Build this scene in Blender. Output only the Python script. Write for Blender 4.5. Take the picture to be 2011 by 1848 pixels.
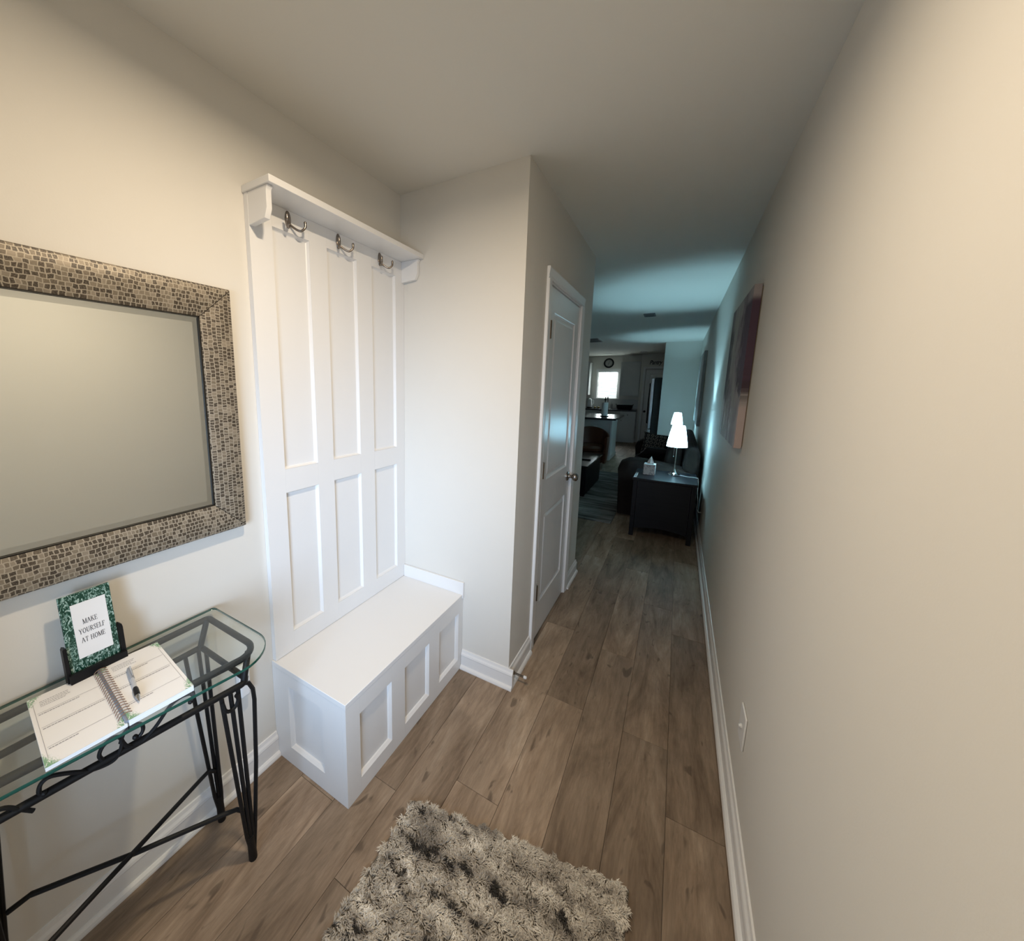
import bpy, bmesh, math, random
import numpy as np
from mathutils import Vector, Matrix, noise
random.seed(7); np.random.seed(7)
for o in list(bpy.data.objects): bpy.data.objects.remove(o, do_unlink=True)
S = bpy.context.scene
COL = S.collection
PI = math.pi
# ------------------------------------------------------------------ camera
cam = bpy.data.cameras.new('camera'); camo = bpy.data.objects.new('camera', cam); COL.objects.link(camo)
R_ = [(0.8538015700, 0.5204366348, 0.0129841512), (0.0915593759, -0.1255621113, -0.9878517282), (-0.5124839117, 0.8446181772, -0.1548559812)]
camo.matrix_world = Matrix(((R_[0][0], -R_[1][0], -R_[2][0], 1.28144), (R_[0][1], -R_[1][1], -R_[2][1], 0.0), (R_[0][2], -R_[1][2], -R_[2][2], 1.50280), (0, 0, 0, 1)))
cam.sensor_fit = 'HORIZONTAL'; cam.sensor_width = 36.0
cam.lens = 744.07 / 2011 * 36.0
cam.shift_x = (1005.5 - 876.876) / 2011; cam.shift_y = -(924 - 874.91) / 2011
cam.clip_start = 0.02
S.camera = camo
# ------------------------------------------------------------------ world, daylight, exposure
W_ = bpy.data.worlds.new('world'); S.world = W_; W_.use_nodes = True
bg = W_.node_tree.nodes['Background']; bg.inputs[0].default_value = (0.72, 0.87, 1.0, 1); bg.inputs[1].default_value = 0.5
S.view_settings.view_transform = 'Standard'; S.view_settings.look = 'None'; S.view_settings.gamma = 1.0
S.view_settings.use_curve_mapping = False; S.view_settings.exposure = 0.10
def area(name, loc, target, sx, sy, power, col, spread=PI):
    l = bpy.data.lights.new(name, 'AREA'); l.shape = 'RECTANGLE'; l.size = sx; l.size_y = sy; l.energy = power; l.color = col; l.spread = spread
    o = bpy.data.objects.new(name, l); COL.objects.link(o); o.location = loc
    o.rotation_euler = (Vector(target) - Vector(loc)).to_track_quat('-Z', 'Y').to_euler(); return o
area('front_door_daylight_offscreen', (1.12, -0.66, 1.12), (0.22, 1.10, 0.88), 0.70, 1.0, 8.0, (0.55, 0.72, 1.0), math.radians(62))
area('kitchen_window_daylight', (-0.57, 12.42, 1.62), (-0.57, 8.0, 1.0), 0.6, 0.85, 30, (0.88, 0.97, 1.0))

# ------------------------------------------------------------------ materials
MATS = {}
def nodes(m): return m.node_tree.nodes, m.node_tree.links
def mat(name, col, rough=0.6, metal=0.0, spec=0.5, bump=0.0, bscale=60, var=0.0, vscale=6, trans=0.0, emit=None, es=0.0, sheen=0.0, ior=1.45, stretch=None):
    if name in MATS: return MATS[name]
    m = bpy.data.materials.new(name); m.use_nodes = True; N, Lk = nodes(m); b = N['Principled BSDF']
    b.inputs['Base Color'].default_value = (*col, 1); b.inputs['Roughness'].default_value = rough; b.inputs['Metallic'].default_value = metal
    b.inputs['Specular IOR Level'].default_value = spec; b.inputs['Transmission Weight'].default_value = trans; b.inputs['IOR'].default_value = ior
    b.inputs['Sheen Weight'].default_value = sheen
    if emit: b.inputs['Emission Color'].default_value = (*emit, 1); b.inputs['Emission Strength'].default_value = es
    if bump or var:
        tc = N.new('ShaderNodeTexCoord'); mp = N.new('ShaderNodeMapping'); Lk.new(tc.outputs['Object'], mp.inputs[0])
        if stretch: mp.inputs['Scale'].default_value = stretch
    if bump:
        n = N.new('ShaderNodeTexNoise'); n.inputs['Scale'].default_value = bscale; n.inputs['Detail'].default_value = 4; Lk.new(mp.outputs[0], n.inputs['Vector'])
        bp = N.new('ShaderNodeBump'); bp.inputs['Strength'].default_value = bump; bp.inputs['Distance'].default_value = 0.002
        Lk.new(n.outputs['Fac'], bp.inputs['Height']); Lk.new(bp.outputs[0], b.inputs['Normal'])
    if var:
        n = N.new('ShaderNodeTexNoise'); n.inputs['Scale'].default_value = vscale; n.inputs['Detail'].default_value = 5; Lk.new(mp.outputs[0], n.inputs['Vector'])
        r = N.new('ShaderNodeMapRange'); r.inputs['From Min'].default_value = 0.3; r.inputs['From Max'].default_value = 0.7; r.inputs['To Min'].default_value = 1 - var; r.inputs['To Max'].default_value = 1 + var
        Lk.new(n.outputs['Fac'], r.inputs['Value'])
        mx = N.new('ShaderNodeVectorMath'); mx.operation = 'SCALE'; mx.inputs[0].default_value = col; Lk.new(r.outputs[0], mx.inputs['Scale']); Lk.new(mx.outputs[0], b.inputs['Base Color'])
    MATS[name] = m; return m
WALL = mat('wall_paint', (0.715, 0.685, 0.625), 0.75, bump=0.06, bscale=220, var=0.012, vscale=2)
CEIL = mat('ceiling_paint', (0.745, 0.72, 0.66), 0.9, bump=0.05, bscale=180)
TRIM = mat('white_semigloss', (0.80, 0.79, 0.775), 0.32, bump=0.02, bscale=90)
DOORM = mat('door_paint', (0.76, 0.76, 0.75), 0.28, bump=0.04, bscale=120)
IRON = mat('black_iron', (0.007, 0.0065, 0.0065), 0.55, spec=0.3, bump=0.25, bscale=120)
NICKEL = mat('satin_nickel', (0.36, 0.33, 0.30), 0.25, 1.0)
HOOKM = mat('brushed_hook_nickel', (0.25, 0.215, 0.185), 0.25, 1.0)
HINGE = mat('aged_hinge_metal', (0.16, 0.13, 0.10), 0.35, 1.0)
CHROME = mat('chrome', (0.62, 0.63, 0.64), 0.12, 1.0)
WHITEP = mat('white_plastic', (0.80, 0.80, 0.79), 0.4)
GREYP = mat('grey_plastic', (0.30, 0.31, 0.33), 0.5)
BLACKP = mat('black_plastic', (0.007, 0.007, 0.008), 0.4, spec=0.25)
PAPER = mat('paper', (0.80, 0.79, 0.78), 0.8)
PAPEREDGE = mat('paper_edge', (0.79, 0.79, 0.78), 0.85, var=0.06, vscale=300, stretch=(0.02, 0.02, 1))
INK = mat('grey_print', (0.30, 0.29, 0.31), 0.85)
INKB = mat('dark_lettering', (0.045, 0.045, 0.06), 0.8)
WIRE = mat('coated_wire', (0.30, 0.20, 0.15), 0.35, 0.5)
SPINE = mat('spine_grey', (0.20, 0.22, 0.25), 0.5)
MIRROR = mat('mirror_glass', (0.80, 0.83, 0.81), 0.015, 1.0)
CABW = mat('cabinet_white', (0.62, 0.62, 0.60), 0.4)
COUNTER = mat('dark_counter', (0.035, 0.037, 0.042), 0.16, var=0.3, vscale=90)
SOFA = mat('brown_microfiber', (0.017, 0.0125, 0.0105), 0.9, spec=0.12, bump=0.3, bscale=300, var=0.25, vscale=8)
LEATHER = mat('brown_leather', (0.085, 0.030, 0.014), 0.32, bump=0.15, bscale=200)
ESPRESSO = mat('espresso_wood', (0.006, 0.005, 0.006), 0.35, spec=0.2, bump=0.05)
NAVYW = mat('dark_table_wood', (0.011, 0.012, 0.016), 0.35, spec=0.3, bump=0.05, var=0.12, vscale=5, stretch=(1, 1, 12))
STEEL = mat('stainless_steel', (0.36, 0.37, 0.37), 0.32, 1.0)
FRSIDE = mat('fridge_side', (0.030, 0.027, 0.025), 0.6, spec=0.1)
GREYM = mat('vent_metal', (0.10, 0.11, 0.12), 0.6)
SUBF = mat('subfloor', (0.10, 0.085, 0.07), 0.6)
BACKSPL = mat('backsplash_tile', (0.50, 0.50, 0.48), 0.25)
GEDGE = mat('glass_edge_green', (0.01, 0.075, 0.055), 0.12, trans=0.25)

def ramp(N, stops, interp='LINEAR'):
    r = N.new('ShaderNodeValToRGB'); e = r.color_ramp.elements; r.color_ramp.interpolation = interp
    while len(e) < len(stops): e.new(0.5)
    for i, (p, c) in enumerate(stops): e[i].position = p; e[i].color = (*c, 1)
    return r
def math_(N, Lk, op, a, b=None, clamp=False):
    n = N.new('ShaderNodeMath'); n.operation = op; n.use_clamp = clamp
    for i, v in enumerate((a, b)):
        if v is None: continue
        if isinstance(v, (int, float)): n.inputs[i].default_value = v
        else: Lk.new(v, n.inputs[i])
    return n.outputs[0]
def glass(name, col, rough=0.0):
    m = bpy.data.materials.new(name); m.use_nodes = True; N, Lk = nodes(m); N.remove(N['Principled BSDF'])
    g = N.new('ShaderNodeBsdfGlossy'); g.inputs['Roughness'].default_value = rough; g.inputs['Color'].default_value = (1, 1, 1, 1)
    t = N.new('ShaderNodeBsdfTransparent'); t.inputs['Color'].default_value = (*col, 1)
    lw = N.new('ShaderNodeLayerWeight'); lw.inputs['Blend'].default_value = 0.5; pw = math_(N, Lk, 'POWER', lw.outputs['Facing'], 5.0); f = math_(N, Lk, 'MULTIPLY_ADD', pw, 0.92); f.node.inputs[2].default_value = 0.045
    mx = N.new('ShaderNodeMixShader'); Lk.new(f, mx.inputs[0]); Lk.new(t.outputs[0], mx.inputs[1]); Lk.new(g.outputs[0], mx.inputs[2])
    Lk.new(mx.outputs[0], N['Material Output'].inputs['Surface']); return m
GLASS = glass('table_glass', (0.95, 0.978, 0.965)); PANE = glass('window_glass', (0.95, 0.97, 0.97))
def mixc(N, Lk, f, a, b, mode='MIX'):
    n = N.new('ShaderNodeMixRGB'); n.blend_type = mode
    for i, v in enumerate((f, a, b)):
        if isinstance(v, (int, float)): n.inputs[i].default_value = v
        elif isinstance(v, tuple): n.inputs[i].default_value = (*v, 1)
        else: Lk.new(v, n.inputs[i])
    return n.outputs[0]
def noise_(N, Lk, vec, scale, detail=4, rough=0.55, sc=(1, 1, 1), dist=0.0, loc=(0, 0, 0)):
    mp = N.new('ShaderNodeMapping'); mp.inputs['Scale'].default_value = sc; mp.inputs['Location'].default_value = loc; Lk.new(vec, mp.inputs[0])
    n = N.new('ShaderNodeTexNoise'); n.inputs['Scale'].default_value = scale; n.inputs['Detail'].default_value = detail; n.inputs['Roughness'].default_value = rough; n.inputs['Distortion'].default_value = dist
    Lk.new(mp.outputs[0], n.inputs['Vector']); return n.outputs['Fac']
def newmat(name, rough=0.5, spec=0.5):
    m = bpy.data.materials.new(name); m.use_nodes = True; N, Lk = nodes(m); b = N['Principled BSDF']; b.inputs['Roughness'].default_value = rough; b.inputs['Specular IOR Level'].default_value = spec
    return m, N, Lk, b
def smooth(N, Lk, v, a, b, lo=0.0, hi=1.0):
    r = N.new('ShaderNodeMapRange'); r.interpolation_type = 'SMOOTHSTEP'; r.inputs['From Min'].default_value = a; r.inputs['From Max'].default_value = b; r.inputs['To Min'].default_value = lo; r.inputs['To Max'].default_value = hi
    Lk.new(v, r.inputs['Value']); return r.outputs[0]
# vinyl plank: world-space grain, shifted and tinted per plank
PLANK, N, Lk, b = newmat('vinyl_plank', 0.55, 0.22)
geo = N.new('ShaderNodeNewGeometry'); oi = N.new('ShaderNodeObjectInfo')
off = N.new('ShaderNodeCombineXYZ'); Lk.new(math_(N, Lk, 'MULTIPLY', oi.outputs['Random'], 37.0), off.inputs[0]); Lk.new(math_(N, Lk, 'MULTIPLY', oi.outputs['Random'], 91.0), off.inputs[1])
ad = N.new('ShaderNodeVectorMath'); Lk.new(geo.outputs['Position'], ad.inputs[0]); Lk.new(off.outputs[0], ad.inputs[1]); P_ = ad.outputs[0]
g1 = noise_(N, Lk, P_, 1.0, 7, 0.66, (9, 1.7, 1), 1.0); g2 = noise_(N, Lk, P_, 1.0, 6, 0.75, (75, 8.0, 1), 0.5); g3 = noise_(N, Lk, P_, 1.0, 4, 0.6, (5, 2.4, 1), 0.8)
base = ramp(N, [(0.26, (0.140, 0.096, 0.064)), (0.42, (0.262, 0.190, 0.133)), (0.58, (0.352, 0.264, 0.190)), (0.78, (0.455, 0.365, 0.280))]); Lk.new(g1, base.inputs[0])
fine = smooth(N, Lk, g2, 0.25, 0.75, 0.80, 1.14); blot = smooth(N, Lk, g3, 0.3, 0.72, 0.84, 1.12); tone = N.new('ShaderNodeMapRange'); tone.inputs['To Min'].default_value = 0.74; tone.inputs['To Max'].default_value = 1.18; Lk.new(oi.outputs['Random'], tone.inputs['Value'])
v = math_(N, Lk, 'MULTIPLY', math_(N, Lk, 'MULTIPLY', fine, blot), tone.outputs[0])
sc_ = N.new('ShaderNodeVectorMath'); sc_.operation = 'SCALE'; Lk.new(base.outputs[0], sc_.inputs[0]); Lk.new(v, sc_.inputs['Scale'])
kn = smooth(N, Lk, noise_(N, Lk, P_, 1.0, 2, 0.5, (26, 9, 1), 0.6, (3, 8, 0)), 0.64, 0.74); col = mixc(N, Lk, math_(N, Lk, 'MULTIPLY', kn, 0.6), sc_.outputs[0], (0.07, 0.050, 0.036)); Lk.new(col, b.inputs['Base Color'])
bp_ = N.new('ShaderNodeBump'); bp_.inputs['Strength'].default_value = 0.12; bp_.inputs['Distance'].default_value = 0.002; Lk.new(g2, bp_.inputs['Height']); Lk.new(bp_.outputs[0], b.inputs['Normal'])
# mosaic mirror frame
def mosaic(name, rotate):
    m, N, Lk, b = newmat(name, 0.5); b.inputs['Metallic'].default_value = 0.2
    g = N.new('ShaderNodeNewGeometry'); sp = N.new('ShaderNodeSeparateXYZ'); Lk.new(g.outputs['Position'], sp.inputs[0])
    cb = N.new('ShaderNodeCombineXYZ'); Lk.new(sp.outputs[2 if rotate else 1], cb.inputs[0]); Lk.new(sp.outputs[1 if rotate else 2], cb.inputs[1])
    wob = N.new('ShaderNodeTexNoise'); wob.inputs['Scale'].default_value = 55; wob.inputs['Detail'].default_value = 1; Lk.new(cb.outputs[0], wob.inputs['Vector'])
    w2 = N.new('ShaderNodeVectorMath'); w2.operation = 'SCALE'; w2.inputs['Scale'].default_value = 0.0075; Lk.new(wob.outputs['Color'], w2.inputs[0])
    wa = N.new('ShaderNodeVectorMath'); Lk.new(cb.outputs[0], wa.inputs[0]); Lk.new(w2.outputs[0], wa.inputs[1])
    br = N.new('ShaderNodeTexBrick'); br.inputs['Color1'].default_value = (0, 0, 0, 1); br.inputs['Color2'].default_value = (1, 1, 1, 1); br.inputs['Mortar'].default_value = (0.5, 0.5, 0.5, 1)
    br.inputs['Scale'].default_value = 1.0; br.inputs['Mortar Size'].default_value = 0.0011; br.inputs['Brick Width'].default_value = 0.0115 if rotate else 0.0125; br.inputs['Row Height'].default_value = 0.0125 if rotate else 0.0110; br.offset = 0.42; br.squash = 0.72; br.squash_frequency = 3
    Lk.new(wa.outputs[0], br.inputs['Vector'])
    tile = ramp(N, [(0.0, (0.036, 0.025, 0.015)), (0.54, (0.058, 0.041, 0.026)), (0.63, (0.15, 0.118, 0.08)), (1.0, (0.27, 0.225, 0.165))]); Lk.new(br.outputs['Color'], tile.inputs[0])
    fl = noise_(N, Lk, cb.outputs[0], 330, 3, 0.7); flr = smooth(N, Lk, fl, 0.40, 0.72)
    c1 = mixc(N, Lk, math_(N, Lk, 'MULTIPLY', flr, 0.5), tile.outputs[0], (0.27, 0.23, 0.17)); c2 = mixc(N, Lk, br.outputs['Fac'], c1, (0.37, 0.32, 0.245)); Lk.new(c2, b.inputs['Base Color'])
    bp = N.new('ShaderNodeBump'); bp.inputs['Strength'].default_value = 0.5; bp.inputs['Distance'].default_value = 0.001; bp.invert = True; Lk.new(br.outputs['Fac'], bp.inputs['Height']); Lk.new(bp.outputs[0], b.inputs['Normal']); return m
MOS_H = mosaic('mosaic_silver_rows', False); MOS_V = mosaic('mosaic_silver_columns', True)
# marbled green board
GREENM, N, Lk, b = newmat('green_marbled_cover', 0.35); tc = N.new('ShaderNodeNewGeometry')
n1 = noise_(N, Lk, tc.outputs['Position'], 88, 3, 0.6, (1, 1.7, 1.0), 1.8); rr = ramp(N, [(0.0, (0.001, 0.026, 0.016)), (0.50, (0.003, 0.045, 0.027)), (0.55, (0.14, 0.27, 0.22)), (0.64, (0.46, 0.58, 0.53))]); Lk.new(n1, rr.inputs[0]); Lk.new(rr.outputs[0], b.inputs['Base Color'])
# entry rug pile (colour carried by each tuft)
SHAG, N, Lk, b = newmat('shag_pile', 0.9, 0.1); at = N.new('ShaderNodeAttribute'); at.attribute_name = 'tuft'; Lk.new(at.outputs['Color'], b.inputs['Base Color'])
# striped living-room rug
LRUG, N, Lk, b = newmat('striped_grey_rug', 0.95, 0.1); g = N.new('ShaderNodeNewGeometry')
n1 = noise_(N, Lk, g.outputs['Position'], 1.0, 5, 0.65, (1.6, 9, 1), 0.5); rr = ramp(N, [(0.30, (0.03, 0.03, 0.032)), (0.44, (0.13, 0.125, 0.115)), (0.54, (0.24, 0.235, 0.22)), (0.70, (0.40, 0.39, 0.36))]); Lk.new(n1, rr.inputs[0]); Lk.new(rr.outputs[0], b.inputs['Base Color'])
# abstract canvases, print coordinates in metres along the wall
def canvas_mat(name, y0, w, z0, h, seed, purple):
    m, N, Lk, b = newmat(name, 0.7, 0.2); g = N.new('ShaderNodeNewGeometry'); sp = N.new('ShaderNodeSeparateXYZ'); Lk.new(g.outputs['Position'], sp.inputs[0])
    u = math_(N, Lk, 'DIVIDE', math_(N, Lk, 'SUBTRACT', sp.outputs[1], y0), w); vv = math_(N, Lk, 'DIVIDE', math_(N, Lk, 'SUBTRACT', sp.outputs[2], z0), h)
    uv = N.new('ShaderNodeCombineXYZ'); Lk.new(u, uv.inputs[0]); Lk.new(vv, uv.inputs[1]); uv.inputs[2].default_value = seed
    a = noise_(N, Lk, uv.outputs[0], 1.0, 4, 0.6, (7, 1.6, 1), 0.4); a2 = noise_(N, Lk, uv.outputs[0], 1.0, 5, 0.6, (22, 2.2, 1), 0.3, (4, 2, 1)); a3 = noise_(N, Lk, uv.outputs[0], 1.0, 3, 0.5, (3, 2, 1), 0.6, (9, 1, 3))
    if purple:
        st = noise_(N, Lk, uv.outputs[0], 1.0, 6, 0.7, (26, 3.0, 1), 0.5, (1, 5, 2)); bl = noise_(N, Lk, uv.outputs[0], 1.0, 4, 0.6, (6, 5, 1), 0.8, (2, 7, 5)); jit = math_(N, Lk, 'SUBTRACT', math_(N, Lk, 'ADD', math_(N, Lk, 'MULTIPLY', st, 0.9), math_(N, Lk, 'MULTIPLY', bl, 0.7)), 0.8)
        bs = ramp(N, [(0.34, (0.17, 0.145, 0.155)), (0.46, (0.29, 0.26, 0.255)), (0.56, (0.37, 0.345, 0.325)), (0.68, (0.47, 0.44, 0.41))]); Lk.new(math_(N, Lk, 'ADD', math_(N, Lk, 'MULTIPLY', a3, 0.6), math_(N, Lk, 'MULTIPLY', st, 0.4)), bs.inputs[0]); c = bs.outputs[0]
        uj = math_(N, Lk, 'ADD', u, math_(N, Lk, 'MULTIPLY', jit, 0.9)); vj = math_(N, Lk, 'ADD', vv, math_(N, Lk, 'MULTIPLY', jit, 0.5))
        near = math_(N, Lk, 'MULTIPLY', smooth(N, Lk, uj, 0.34, 0.24), smooth(N, Lk, vj, 0.33, 0.38)); c = mixc(N, Lk, math_(N, Lk, 'MULTIPLY', near, 0.92), c, (0.042, 0.022, 0.038))
        near2 = math_(N, Lk, 'MULTIPLY', smooth(N, Lk, uj, 0.46, 0.40), smooth(N, Lk, vj, 0.42, 0.50)); c = mixc(N, Lk, math_(N, Lk, 'MULTIPLY', near2, 0.5), c, (0.11, 0.065, 0.10))
        far = math_(N, Lk, 'MULTIPLY', smooth(N, Lk, uj, 0.74, 0.84), math_(N, Lk, 'MULTIPLY', smooth(N, Lk, vj, 0.22, 0.34), smooth(N, Lk, vj, 0.92, 0.80))); c = mixc(N, Lk, math_(N, Lk, 'MULTIPLY', far, 0.85), c, (0.055, 0.043, 0.055))
        mid = math_(N, Lk, 'MULTIPLY', smooth(N, Lk, st, 0.585, 0.63), smooth(N, Lk, vj, 0.78, 0.62)); c = mixc(N, Lk, math_(N, Lk, 'MULTIPLY', mid, 0.8), c, (0.075, 0.055, 0.075))
        pal_ = math_(N, Lk, 'MULTIPLY', smooth(N, Lk, vj, 0.32, 0.27), smooth(N, Lk, u, 0.10, 0.02)); c = mixc(N, Lk, math_(N, Lk, 'MULTIPLY', pal_, 0.9), c, (0.48, 0.39, 0.375))
        wh = math_(N, Lk, 'MULTIPLY', math_(N, Lk, 'MULTIPLY', smooth(N, Lk, vj, 0.30, 0.22), smooth(N, Lk, u, 0.25, 0.4)), smooth(N, Lk, st, 0.47, 0.43)); c = mixc(N, Lk, wh, c, (0.76, 0.76, 0.77))
        top = math_(N, Lk, 'MULTIPLY', smooth(N, Lk, vv, 0.90, 0.95), smooth(N, Lk, u, 0.35, 0.1)); c = mixc(N, Lk, math_(N, Lk, 'MULTIPLY', top, 0.75), c, (0.42, 0.38, 0.37))
    else:
        bs = ramp(N, [(0.35, (0.22, 0.21, 0.20)), (0.55, (0.34, 0.33, 0.31)), (0.7, (0.45, 0.44, 0.42))]); Lk.new(a, bs.inputs[0]); c = bs.outputs[0]
    Lk.new(c, b.inputs['Base Color']); return m
# page print: sage sprigs at the corners of a page (page uv)
PAGE, N, Lk, b = newmat('printed_page', 0.8, 0.2); at = N.new('ShaderNodeUVMap'); at.uv_map = 'page'; sp = N.new('ShaderNodeSeparateXYZ'); Lk.new(at.outputs[0], sp.inputs[0])
cu = math_(N, Lk, 'ABSOLUTE', math_(N, Lk, 'SUBTRACT', sp.outputs[0], 0.5)); cv = math_(N, Lk, 'ABSOLUTE', math_(N, Lk, 'SUBTRACT', sp.outputs[1], 0.5))
nn = noise_(N, Lk, at.outputs[0], 30, 4, 0.7, (1, 0.8, 1), 1.0); cm = smooth(N, Lk, math_(N, Lk, 'ADD', cu, cv), 0.76, 0.90); mk = smooth(N, Lk, math_(N, Lk, 'ADD', nn, math_(N, Lk, 'MULTIPLY', cm, 0.16)), 0.56, 0.66)
Lk.new(mixc(N, Lk, math_(N, Lk, 'MULTIPLY', mk, cm), (0.80, 0.79, 0.78), (0.22, 0.38, 0.24)), b.inputs['Base Color'])
# pillow ring pattern, tissue box print
PILLOW, N, Lk, b = newmat('ring_pattern_fabric', 0.9, 0.1); tc = N.new('ShaderNodeTexCoord'); vo = N.new('ShaderNodeTexVoronoi'); vo.inputs['Scale'].default_value = 17; vo.inputs['Randomness'].default_value = 0.15; Lk.new(tc.outputs['Object'], vo.inputs['Vector'])
d = vo.outputs['Distance']; ring = math_(N, Lk, 'MULTIPLY', smooth(N, Lk, d, 0.22, 0.27), smooth(N, Lk, d, 0.44, 0.38)); Lk.new(mixc(N, Lk, ring, (0.030, 0.026, 0.025), (0.20, 0.17, 0.14)), b.inputs['Base Color'])
TISSUEB, N, Lk, b = newmat('tissue_box_print', 0.6, 0.3); tc = N.new('ShaderNodeTexCoord'); n1 = noise_(N, Lk, tc.outputs['Object'], 45, 3, 0.6, dist=1.0); rr = ramp(N, [(0.5, (0.62, 0.62, 0.63)), (0.62, (0.30, 0.31, 0.34))]); Lk.new(n1, rr.inputs[0]); Lk.new(rr.outputs[0], b.inputs['Base Color'])
# lit glass lamp shade
SHADE, N, Lk, b = newmat('lit_lamp_shade', 0.6); b.inputs['Base Color'].default_value = (0.9, 0.93, 0.95, 1); b.inputs['Emission Color'].default_value = (0.48, 0.85, 1.0, 1); b.inputs['Emission Strength'].default_value = 10.0
tl = N.new('ShaderNodeBsdfTranslucent'); tl.inputs['Color'].default_value = (0.75, 0.85, 0.9, 1); ms = N.new('ShaderNodeMixShader'); ms.inputs[0].default_value = 0.5; Lk.new(b.outputs[0], ms.inputs[1]); Lk.new(tl.outputs[0], ms.inputs[2]); Lk.new(ms.outputs[0], N['Material Output'].inputs['Surface'])
BLIND, N, Lk, b = newmat('white_blind', 0.6); b.inputs['Base Color'].default_value = (0.85, 0.85, 0.82, 1); tl = N.new('ShaderNodeBsdfTranslucent'); tl.inputs['Color'].default_value = (0.85, 0.88, 0.85, 1); ms = N.new('ShaderNodeMixShader'); ms.inputs[0].default_value = 0.5; Lk.new(b.outputs[0], ms.inputs[1]); Lk.new(tl.outputs[0], ms.inputs[2]); Lk.new(ms.outputs[0], N['Material Output'].inputs['Surface'])

# ------------------------------------------------------------------ mesh building
def wloc(o):
    v = Vector((0, 0, 0))
    while o: v += o.location; o = o.parent
    return v
class MB:
    def __init__(s): s.v = []; s.f = []; s.sm = []
    def add(s, vs, fs, smooth=False):
        k = len(s.v); s.v += [tuple(p) for p in vs]; s.f += [tuple(i + k for i in f) for f in fs]; s.sm += [smooth] * len(fs); return s
    def box(s, x0, x1, y0, y1, z0, z1):
        return s.add([(x, y, z) for z in (z0, z1) for y in (y0, y1) for x in (x0, x1)], [(0, 2, 3, 1), (4, 5, 7, 6), (0, 1, 5, 4), (2, 6, 7, 3), (0, 4, 6, 2), (1, 3, 7, 5)])
    def prism(s, poly, fn, a, b):           # poly of 2-D points, fn(p, t) -> 3-D, swept from t=a to t=b
        n = len(poly); vs = [fn(p, a) for p in poly] + [fn(p, b) for p in poly]
        fs = [(i, (i + 1) % n, n + (i + 1) % n, n + i) for i in range(n)] + [tuple(range(n - 1, -1, -1)), tuple(range(n, 2 * n))]
        return s.add(vs, fs)
    def tube(s, pts, r, n=10, closed=False, caps=True):
        pts = [Vector(p) for p in pts]; m = len(pts); rr = r if isinstance(r, (list, tuple)) else [r] * m
        k = len(s.v); ref = None; rings = []
        for i, p in enumerate(pts):
            a = pts[i - 1] if (i or closed) else p; c = pts[(i + 1) % m] if (i < m - 1 or closed) else p
            t = (c - a).normalized()
            if ref is None: ref = Vector((0, 0, 1)) if abs(t.z) < 0.9 else Vector((1, 0, 0))
            ref = (ref - t * ref.dot(t)).normalized(); q = t.cross(ref)
            rings.append([p + (ref * math.cos(2 * PI * j / n) + q * math.sin(2 * PI * j / n)) * rr[i] for j in range(n)])
        vs = [v for g in rings for v in g]; fs = []
        for i in range(m if closed else m - 1):
            i2 = (i + 1) % m
            for j in range(n): fs.append((i * n + j, i * n + (j + 1) % n, i2 * n + (j + 1) % n, i2 * n + j))
        s.add(vs, fs, True)
        if caps and not closed: s.add(rings[0], [tuple(range(n - 1, -1, -1))]); s.add(rings[-1], [tuple(range(n))])
        return s
    def lathe(s, prof, c, n=24, axis='z', smooth=True):     # prof: (radius, height)
        m = len(prof); vs = []
        for (r, h) in prof:
            for j in range(n):
                a = 2 * PI * j / n; x, y = r * math.cos(a), r * math.sin(a)
                vs.append({'z': (c[0] + x, c[1] + y, c[2] + h), 'x': (c[0] + h, c[1] + x, c[2] + y), 'y': (c[0] + x, c[1] + h, c[2] + y)}[axis])
        fs = [(i * n + j, i * n + (j + 1) % n, (i + 1) * n + (j + 1) % n, (i + 1) * n + j) for i in range(m - 1) for j in range(n)]
        s.add(vs, fs, smooth); s.add([vs[j] for j in range(n)], [tuple(range(n - 1, -1, -1))]); s.add([vs[(m - 1) * n + j] for j in range(n)], [tuple(range(n))]); return s
    def ell(s, c, r, n=16, m=10):
        vs = []; fs = []
        for i in range(m + 1):
            t = PI * i / m
            for j in range(n): p = 2 * PI * j / n; vs.append((c[0] + r[0] * math.sin(t) * math.cos(p), c[1] + r[1] * math.sin(t) * math.sin(p), c[2] + r[2] * math.cos(t)))
        for i in range(m):
            for j in range(n): fs.append((i * n + j, (i + 1) * n + j, (i + 1) * n + (j + 1) % n, i * n + (j + 1) % n))
        return s.add(vs, fs, True)
    def build(s, name, m, parent=None, bevel=0, seg=2, sub=0, auto=False):
        o_ = wloc(parent) if parent else Vector((0, 0, 0))
        me = bpy.data.meshes.new(name); me.from_pydata([(p[0] - o_.x, p[1] - o_.y, p[2] - o_.z) for p in s.v], [], s.f); me.update()
        bm = bmesh.new(); bm.from_mesh(me); bmesh.ops.remove_doubles(bm, verts=bm.verts, dist=1e-6); bmesh.ops.recalc_face_normals(bm, faces=bm.faces); bm.to_mesh(me); bm.free()
        sm = any(s.sm) or sub or auto
        me.materials.append(m); o = bpy.data.objects.new(name, me); COL.objects.link(o)
        if parent: o.parent = parent
        if bevel:
            md = o.modifiers.new('bevel', 'BEVEL'); md.width = bevel; md.segments = seg; md.limit_method = 'ANGLE'; md.angle_limit = math.radians(40); md.harden_normals = False
        if sub: md = o.modifiers.new('sub', 'SUBSURF'); md.levels = sub; md.render_levels = sub
        if sm or bevel:
            for p in me.polygons: p.use_smooth = True
            if hasattr(me, 'set_sharp_from_angle'): me.set_sharp_from_angle(angle=math.radians(42))
        return o
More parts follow.
